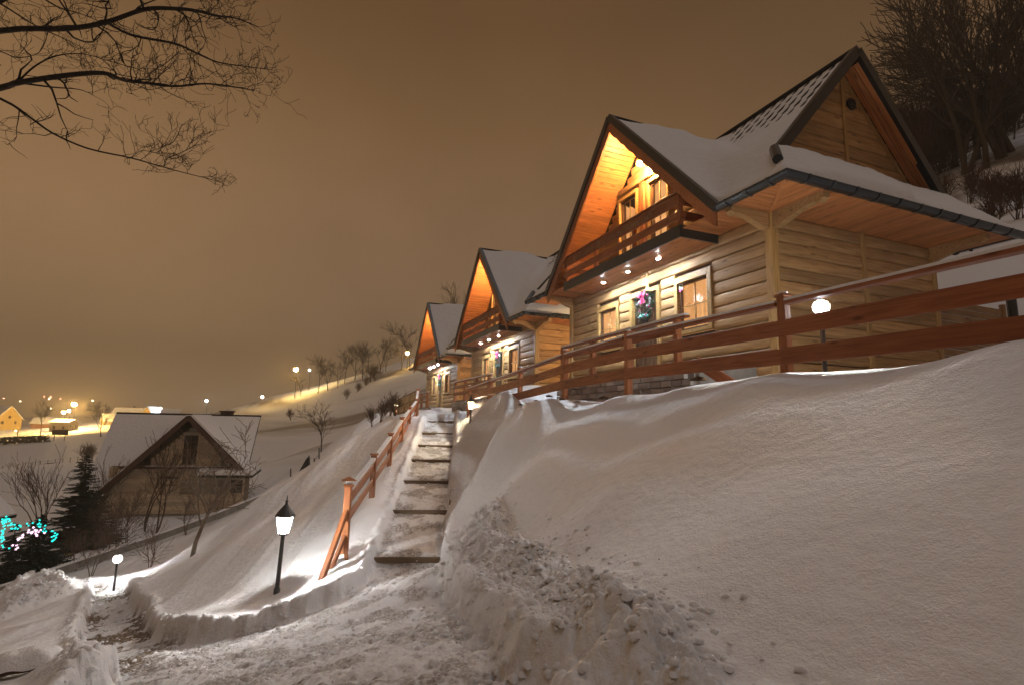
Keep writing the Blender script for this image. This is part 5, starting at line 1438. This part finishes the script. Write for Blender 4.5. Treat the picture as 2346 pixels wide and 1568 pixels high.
# flat dark plates that paint the shade of recesses at both balcony ends
for (a, b_, h_) in ((-1.75, -1.1, 1.0), (3.25, 4.0, 1.0)):
    r_ = MB(); pts_ = [hp(a, 2.62, -3.2), hp(b_, 2.62, -3.2), hp(b_, 2.62, -3.2+h_), hp(a+(b_-a)*(.75 if a < 0 else 0), 2.62, -3.2+h_)] if a < 0 else [hp(a, 2.62, -3.2), hp(b_, 2.62, -3.2), hp(a+.1, 2.62, -3.2+h_), hp(a, 2.62, -3.2+h_)]
    r_.slab(pts_, HV*-.05).build('recess_shade', DGL, house)
piece('balcony_beam', hp(-2.7, 2.75, -3.34), hp(4.3, 2.75, -3.34), .5, .16, DKW, house)
sb = MB(); hbox(sb, -1.2, 2.6, 2.62, 3.0, -3.26, -3.21); o = sb.build('snow_strip', SNOW, house); o['kind'] = 'stuff'
# roof slabs and the snow on them
th = .16
rf = MB(); sn = MB()
def slope(pts_, off, snow_t):
    rf.slab([Vector(p) for p in pts_], Vector(off)*th)
    sn.slab([Vector(p)+Vector(off)*(th+.005) for p in pts_], Vector(off)*snow_t)
n_main = (HV*6.15+HW_*3.5).normalized(); n_back = (HV*-6.15+HW_*3.5).normalized()
n_l = (HU*-.954+HW_).normalized(); n_r = (HU*.95+HW_).normalized()
slope([hp(-4.65, 0, 0), hp(-4.65, 3.55, -6.24), hp(1.3, .0, 0)], n_main, .07)
slope([hp(1.3, 0, 0), hp(4.85, 1.95, -3.42), hp(4.85, 0, 0)], n_main, .10)
slope([hp(-4.65, 0, 0), hp(4.7, 0, 0), hp(3.2, -3.3, -5.8), hp(-4.65, -3.3, -5.8)], n_back, .07)
slope([hp(1.3, 0, -.01), hp(-4.65, 3.55, -6.24), hp(1.3, 3.6, -.01)], n_l, .06)
slope([hp(1.3, 0, -.01), hp(1.3, 3.6, -.01), hp(4.95, 3.6, -3.50), hp(4.85, 1.95, -3.42)], n_r, .12)
rf.build('roof', TILE, house); o = sn.build('roof_snow', SNOW, house); o['kind'] = 'stuff'
pr = MB(); pr.slab([hp(2.3, 2.4, -3.50), hp(5.6, 1.6, -3.50), hp(5.6, 3.7, -3.75), hp(2.3, 3.7, -3.75)], HW_*-.14); pr.build('porch_roof', TILE, house)
ps = MB(); ps.slab([hp(2.3, 2.4, -3.49), hp(5.6, 1.6, -3.49), hp(5.62, 3.74, -3.72), hp(2.28, 3.74, -3.72)], HW_*.30); o = ps.build('porch_snow', SNOW, house); o['kind'] = 'stuff'
piece('verge_trim', hp(1.3, 3.62, -.06), hp(-4.65, 3.62, -6.30), .06, .26, DKW, house, up=n_l); piece('verge_trim', hp(1.3, 3.63, -.06), hp(4.95, 3.63, -3.55), .06, .26, DKW, house, up=n_r)
piece('ridge_cap', hp(-4.65, 0, .16), hp(4.85, 0, .16), .22, .16, TILE, house)
piece('gable_brace', hp(2.2, 2.9, -1.1), hp(3.9, 2.9, -3.2), .10, .18, DKW, house, up=n_r)
cm = MB(); hbox(cm, 2.0, 2.75, -.8, -.2, -1.0, .42); hbox(cm, 1.93, 2.82, -.87, -.13, .42, .52); cm.build('chimney', flat_mat('chimney_brick', (.07, .045, .035), .9), house)

# low wall with a snow ledge along the garden
wall = thing('garden_wall', 'long low dark garden wall with a snow ledge beyond the edge of the slope', 'wall', tuple(px(300, 1240, 23)))
wl_pts = [(-60, 1362, 18.5), (60, 1322, 19.5), (180, 1282, 21), (350, 1226, 24), (480, 1180, 26.2), (600, 1132, 28.5), (690, 1085, 30.5)]
for (a, c) in zip(wl_pts[:-1], wl_pts[1:]):
    p0, p1 = px(*a), px(*c)
    e = Vector((0, 0, -.15))
    MB().beam(Vector(p0)+e, Vector(p1)+e, .22, .28).build('wall_section', flat_mat('dark_concrete', (.20, .19, .17), .9, 0, .3, 4), wall)
    s_ = MB().beam(Vector(p0)+Vector((0, 0, .0)), Vector(p1)+Vector((0, 0, .0)), .20, .06).build('snow_ledge', SNOW, wall); s_['kind'] = 'stuff'

# dark netting screen and posts at the end of the wall
scr = thing('screen_fence', 'dark slanting garden screen with thin posts behind the snow slope', 'fence', tuple(px(705, 1088, 31)))
DK = flat_mat('dark_netting', (.02, .022, .02), .9)
MB().slab([px(672, 1098, 31), px(711, 1098, 31), px(709, 1041, 31), px(700, 1052, 31), px(684, 1080, 31)], FWH*.04).build('panel', DK, scr)
for (x, yt, yb, d) in ((720, 1048, 1088, 31), (731, 1024, 1082, 31.5), (822, 977, 1020, 36), (784, 1010, 1052, 34), (666, 1072, 1105, 30.5)):
    MB().tube([px(x, yb, d), px(x, yt, d)], .035, 5).build('post', DK, scr)
MB().tube([px(720, 1052, 31), px(731, 1040, 31.5)], .02, 4).build('wire', DK, scr)
MB().tube([px(711, 1074, 31), px(731, 1050, 31.5)], .02, 4).build('wire', DK, scr)

# corner of a cabin at the left picture edge
cb = thing('cabin', 'corner of a lit cabin at the left picture edge, above the cyan lights', 'cabin', tuple(px(-70, 1215, 24)))
cc = Vector(px(-104, 1192, 24)); 
def cp3(u, v, w): return cc+RTH*u+FWH*v+Vector((0, 0, w))
m = MB(); m.slab([cp3(-2, -1.5, -3.0), cp3(1.35, -1.5, -3.0), cp3(1.35, .8, -3.0), cp3(-2, .8, -3.0)], (0, 0, 3.2)); m.build('wall', PALEW, cb)
m = MB(); m.slab([cp3(1.85, -1.9, .02), cp3(-.2, -1.9, 1.75), cp3(-.2, 1.0, 1.75), cp3(1.85, 1.0, .02)], (0.05, 0, .10)); m.build('roof', TILE, cb)
m = MB(); m.slab([cp3(1.85, -1.88, .14), cp3(-.2, -1.88, 1.87), cp3(-.2, .98, 1.87), cp3(1.85, .98, .14)], (0.05, 0, .08)); o = m.build('roof_snow', SNOW, cb); o['kind'] = 'stuff'
m = MB(); m.slab([cp3(.9, -1.53, -.35), cp3(1.32, -1.53, -.35), cp3(1.32, -1.53, .1), cp3(.9, -1.53, .1)], FWH*-.02); m.build('window', glow_mat('cabin_window', (1, .6, .18), .9), cb)

# ------------------------------------------------------------------ the town in the valley
SOD = glow_mat('orange_street_bulb', (1.0, .60, .16), 900); SODS = glow_mat('orange_street_bulb_small', (1.0, .62, .20), 300); WHT = glow_mat('white_street_bulb', (.86, .92, 1.0), 320)
def street_lamp(X_, Y_, d, mat, r, label, group, mast=7.0):
    p = Vector(px(X_, Y_, d)); g_ = gz(p.x, p.y)
    if p.z-g_ < 1.0: p.z = g_+mast
    t = thing('street_lamp', label, 'street lamp', (p.x, p.y, g_), 0, group)
    back = FWH*.8
    MB().tube([Vector((p.x, p.y, g_-.5))+back, Vector((p.x, p.y, p.z+.2))+back, p+Vector((0, 0, .35))+back*.4, p+Vector((0, 0, .3))], [.10, .07, .05, .05], 6).build('pole', IRON, t)
    MB().lathe([(r*1.1, r*.55), (r*.9, r*1.0), (.04, r*1.15)], p, 10).build('lamp_hood', IRON, t)
    MB().lathe([(0, -r), (r*.7, -r*.7), (r, 0), (r*.85, r*.5), (0, r*.6)], p, 12).build('bulb', mat, t, smooth=True)
street_lamp(678, 845, 158, SOD, .62, 'big orange street lamp glowing above the crest of the open hill', None)
street_lamp(933, 808, 126, SODS, .42, 'small orange street lamp in front of the broad hilltop tree', None)
street_lamp(170, 925, 215, glow_mat('strong_orange_bulb', (1.0, .58, .15), 3500), .80, 'brightest orange street lamp over the town in the valley', None)
street_lamp(146, 943, 225, SODS, .7, 'lower orange street lamp left of a white lamp in the town', None)
street_lamp(158, 940, 225, WHT, .55, 'white street lamp touching the lower orange lamp in the town', None)
street_lamp(367, 934, 250, WHT, .5, 'white street lamp beside the gable of the far yellow building', None)
street_lamp(473, 917, 230, WHT, .5, 'white street lamp above the ridge of the unlit wooden house', None)
street_lamp(601, 908, 190, WHT, .42, 'white street lamp at the left end of the hill crest', None)
street_lamp(705, 894, 165, WHT, .22, 'small white street lamp low on the crest left of the tree row', None)
FARL = glow_mat('far_light', (1.0, .75, .45), 60); FARR = glow_mat('far_red_light', (1.0, .30, .18), 40)
for X_, Y_, mt in ((9, 911, FARR), (46, 918, FARL), (101, 907, FARR), (116, 908, FARR), (138, 912, FARR), (117, 934, FARL), (212, 917, FARL), (113, 912, FARL)):
    street_lamp(X_, Y_, 560, mt, .55, 'faint light of a far lamp on the misty slope beyond the town', 'faint lamps beyond the town', 6)
street_lamp(36, 985, 150, SODS, .12, 'small light on a gate pillar of the dark hedge', None, 2.0)

YEL = flat_mat('yellow_plaster', (.55, .40, .16), .85, 0, .1, 1); PLA = flat_mat('pale_plaster', (.5, .42, .3), .85, 0, .1, 1)
def town_house(label, X_, Y_, d, wid, dep, hw_, hr, yaw, wall_m, seed, group='houses of the town', wins=(3, 2), chimney=False):
    """gabled house: Y_ is the photograph row of its eaves"""
    p = Vector(px(X_, Y_, d)); g_ = gz(p.x, p.y)
    U = RTH*math.cos(yaw)+FWH*math.sin(yaw); V = -FWH*math.cos(yaw)+RTH*math.sin(yaw); c = Vector((p.x, p.y, p.z))
    h = p.z-g_+.6
    t = thing('town_house', label, 'house', (p.x, p.y, g_), 0, group)
    def q(u, v, w): return c+U*u+V*v+Vector((0, 0, w))
    a, b_ = wid/2, dep/2
    m = MB(); m.slab([q(-a, -b_, -h), q(a, -b_, -h), q(a, b_, -h), q(-a, b_, -h)], (0, 0, h)); m.slab([q(-a, -b_, 0), q(-a, b_, 0), q(-a, 0, hr)], U*.2); m.slab([q(a-.2, -b_, 0), q(a-.2, b_, 0), q(a-.2, 0, hr)], U*.2)
    m.build('wall', wall_m, t)
    rm = MB()
    for s in (-1, 1): rm.slab([q(-a-.5, s*(b_+.5), -.5*hr/b_), q(a+.5, s*(b_+.5), -.5*hr/b_), q(a+.5, 0, hr+.05), q(-a-.5, 0, hr+.05)], (V*s*hr+Vector((0, 0, b_))).normalized()*.3)
    rm.build('roof', SNOW, t)
    R = random.Random(seed)
    for k in range(wins[0]):
        for r in range(wins[1]):
            u = -a+wid*(k+.5)/wins[0]; w = -h+1.2+r*2.7
            if w+1.3 < 0: MB().slab([q(u-.45, b_, w), q(u+.45, b_, w), q(u+.45, b_, w+1.2), q(u-.45, b_, w+1.2)], V*.05).build('window', glow_mat('town_window', (1, .65, .25), 1.4) if R.random() < .35 else DGL, t)
    for w in (-2.0, .3):
        for v in (-.25*dep, .25*dep) if w < 0 else (0,):
            MB().slab([q(a, v-.4, w), q(a, v+.4, w), q(a, v+.4, w+1.1), q(a, v-.4, w+1.1)], U*.05).build('window', DGL, t)
    if chimney: MB().slab([q(.3, -.3, hr-.5), q(.9, -.3, hr-.5), q(.9, .3, hr-.5), q(.3, .3, hr-.5)], (0, 0, 1.6)).build('chimney', flat_mat('chimney_brick', (.07, .045, .035), .9), t)
    return t
town_house('yellow lit house with a steep gable at the left picture edge', 2, 958, 225, 15, 8.5, 0, 5.2, -.45, YEL, 1)
town_house('long pale building with a snowy roof just above the ridge of the near house', 302, 956, 255, 15, 9, 0, 4.6, .1, PLA, 2, chimney=True)
town_house('yellow gabled wing right of the long pale building', 345, 957, 248, 5, 8, 0, 5.4, 1.45, YEL, 3, wins=(1, 1))
town_house('small yellow house behind the hazy tree left of the near roof', 254, 962, 235, 6, 5, 0, 2.8, .9, YEL, 4, wins=(2, 1))
town_house('low garage with a wide dark front in the middle of the town', 148, 966, 215, 7.5, 5, 0, 1.0, .0, PLA, 5, wins=(2, 1))
town_house('small dim house far right in the town, behind the white lamp', 392, 950, 300, 9, 7, 0, 3.4, .3, PLA, 6, wins=(2, 1))
town_house('small house half hidden by bare branches between the hedge and the garage', 105, 968, 235, 8, 6, 0, 2.4, .2, flat_mat('dull_red_wall', (.35, .16, .10), .9), 7, wins=(2, 1))
# billboard, hedge, field fence, log heap
bb_ = thing('billboard', 'dark billboard on two posts in front of the town', 'billboard', tuple(px(138, 1000, 150)))
p = Vector(px(138, 989, 150)); gb = gz(p.x, p.y)
MB().box(p, (4.6, .15, 1.5), Matrix((RTH, FWH, (0, 0, 1))).transposed()).build('board', flat_mat('dull_board', (.09, .075, .05), .8), bb_)
for s in (-1.5, 1.5): MB().beam(p+RTH*s+Vector((0, 0, -.7)), Vector(((p+RTH*s).x, (p+RTH*s).y, gb-.3)), .15, .15).build('post', IRON, bb_)
hg = thing('hedge', 'long dark clipped hedge along the road in front of the town', 'hedge', tuple(px(60, 1003, 148)))
R = random.Random(21); m = MB()
for k in range(900):
    x = R.uniform(-160, 112); c = px(x, 1000, 148); g_ = gz(c[0], c[1]); c = Vector((c[0], c[1], g_+R.uniform(0, 1.9)))+FWH*R.uniform(-.5, .5)
    vs, fs = ico(R.uniform(.2, .42), k, .9); m.add([c+Vector(q) for q in vs], fs)
m.build('foliage', NEED, hg)
ff = thing('field_fence', 'thin wire fence with many posts crossing the snowy field', 'fence', tuple(px(60, 1040, 105)))
prev = None
for k in range(22):
    x = -40+17*k; y = 1040-.055*x; c = px(x, y, 105); g_ = gz(c[0], c[1]); b_ = Vector((c[0], c[1], g_))
    MB().tube([b_+Vector((0, 0, -.3)), b_+Vector((0, 0, 1.3))], .05, 5).build('fence_post', IRON, ff)
    if prev is not None:
        for h in (.55, 1.15): MB().tube([prev+Vector((0, 0, h)), b_+Vector((0, 0, h))], .012, 3).build('wire', IRON, ff)
    prev = b_
lg = thing('log_heap', 'dark heap of logs lying in the snowy field by the wire fence', 'log pile', tuple(px(111, 1036, 103)))
R = random.Random(5)
for k in range(9):
    c = Vector(px(98+3.2*k, 1036, 103)); c.z = gz(c.x, c.y)
    MB().tube([c+FWH*-.6+Vector((0, 0, .18+.25*(k % 2))), c+FWH*.6+RTH*R.uniform(-.3, .3)+Vector((0, 0, .2+.25*(k % 2)))], .22, 7).build('log', BARK, lg)

# ------------------------------------------------------------------ night mist in the valley
zlo = min(v.co.z for v in snow_ground.data.vertices)-1.0
zhi = max(max(v.co.z for v in snow_ground.data.vertices), 20)+8.0
GR_ = 960
hz = MB().box((0, 0, (zlo+zhi)/2), (2*GR_, 2*GR_, zhi-zlo)).build('haze', None)
hm = bpy.data.materials.new('mist'); hm.use_nodes = True; nt = hm.node_tree; nt.nodes.clear()
o_ = nt.nodes.new('ShaderNodeOutputMaterial'); pv = nt.nodes.new('ShaderNodeVolumePrincipled')
pv.inputs['Color'].default_value = (.95, .88, .76, 1); pv.inputs['Density'].default_value = 0.0017; pv.inputs['Anisotropy'].default_value = 0.35
nt.links.new(pv.outputs[0], o_.inputs['Volume']); hz.data.materials.append(hm)
tag(hz, kind='stuff')

# snow-covered garden bench sunk in the bank at the lower left
bq = hit(52, 1560); bz = gz(bq[0], bq[1])
bn_ = thing('garden_bench', 'dark wooden bench buried under snow in the lower left corner', 'bench', (bq[0], bq[1], bz))
A_ = Vector((bq[0], bq[1], bz)); Ub = (RTH*.9+FWH*.45).normalized(); Vb = Vector((-Ub.y, Ub.x, 0))
for k in range(3): piece('seat_slat', A_+Ub*-.26+Vb*(.12*k-.12)+Vector((0, 0, .16)), A_+Ub*.26+Vb*(.12*k-.12)+Vector((0, 0, .16)), .10, .035, DARKW, bn_)
for s in (-.2, .2):
    for q in (-.12, .12): piece('leg', A_+Ub*s+Vb*q+Vector((0, 0, -.3)), A_+Ub*s+Vb*q+Vector((0, 0, .14)), .06, .06, DARKW, bn_, up=(0, 1, 0))
sc_ = MB(); n1, n2 = 14, 8; vs = []
for i in range(n1+1):
    for j in range(n2+1):
        a, b_ = i/n1*2-1, j/n2*2-1; hgt = .13*max(0, (1-a**4)*(1-b_**4))**.6+.01*math.sin(7*a+3*b_)
        p = A_+Ub*a*.28+Vb*b_*.2+Vector((0, 0, .18+hgt)); vs.append(p)
sc_.add(vs, [(i*(n2+1)+j, (i+1)*(n2+1)+j, (i+1)*(n2+1)+j+1, i*(n2+1)+j+1) for i in range(n1) for j in range(n2)])
o = sc_.build('snow_cap', SNOW, bn_, smooth=True); o['kind'] = 'stuff'
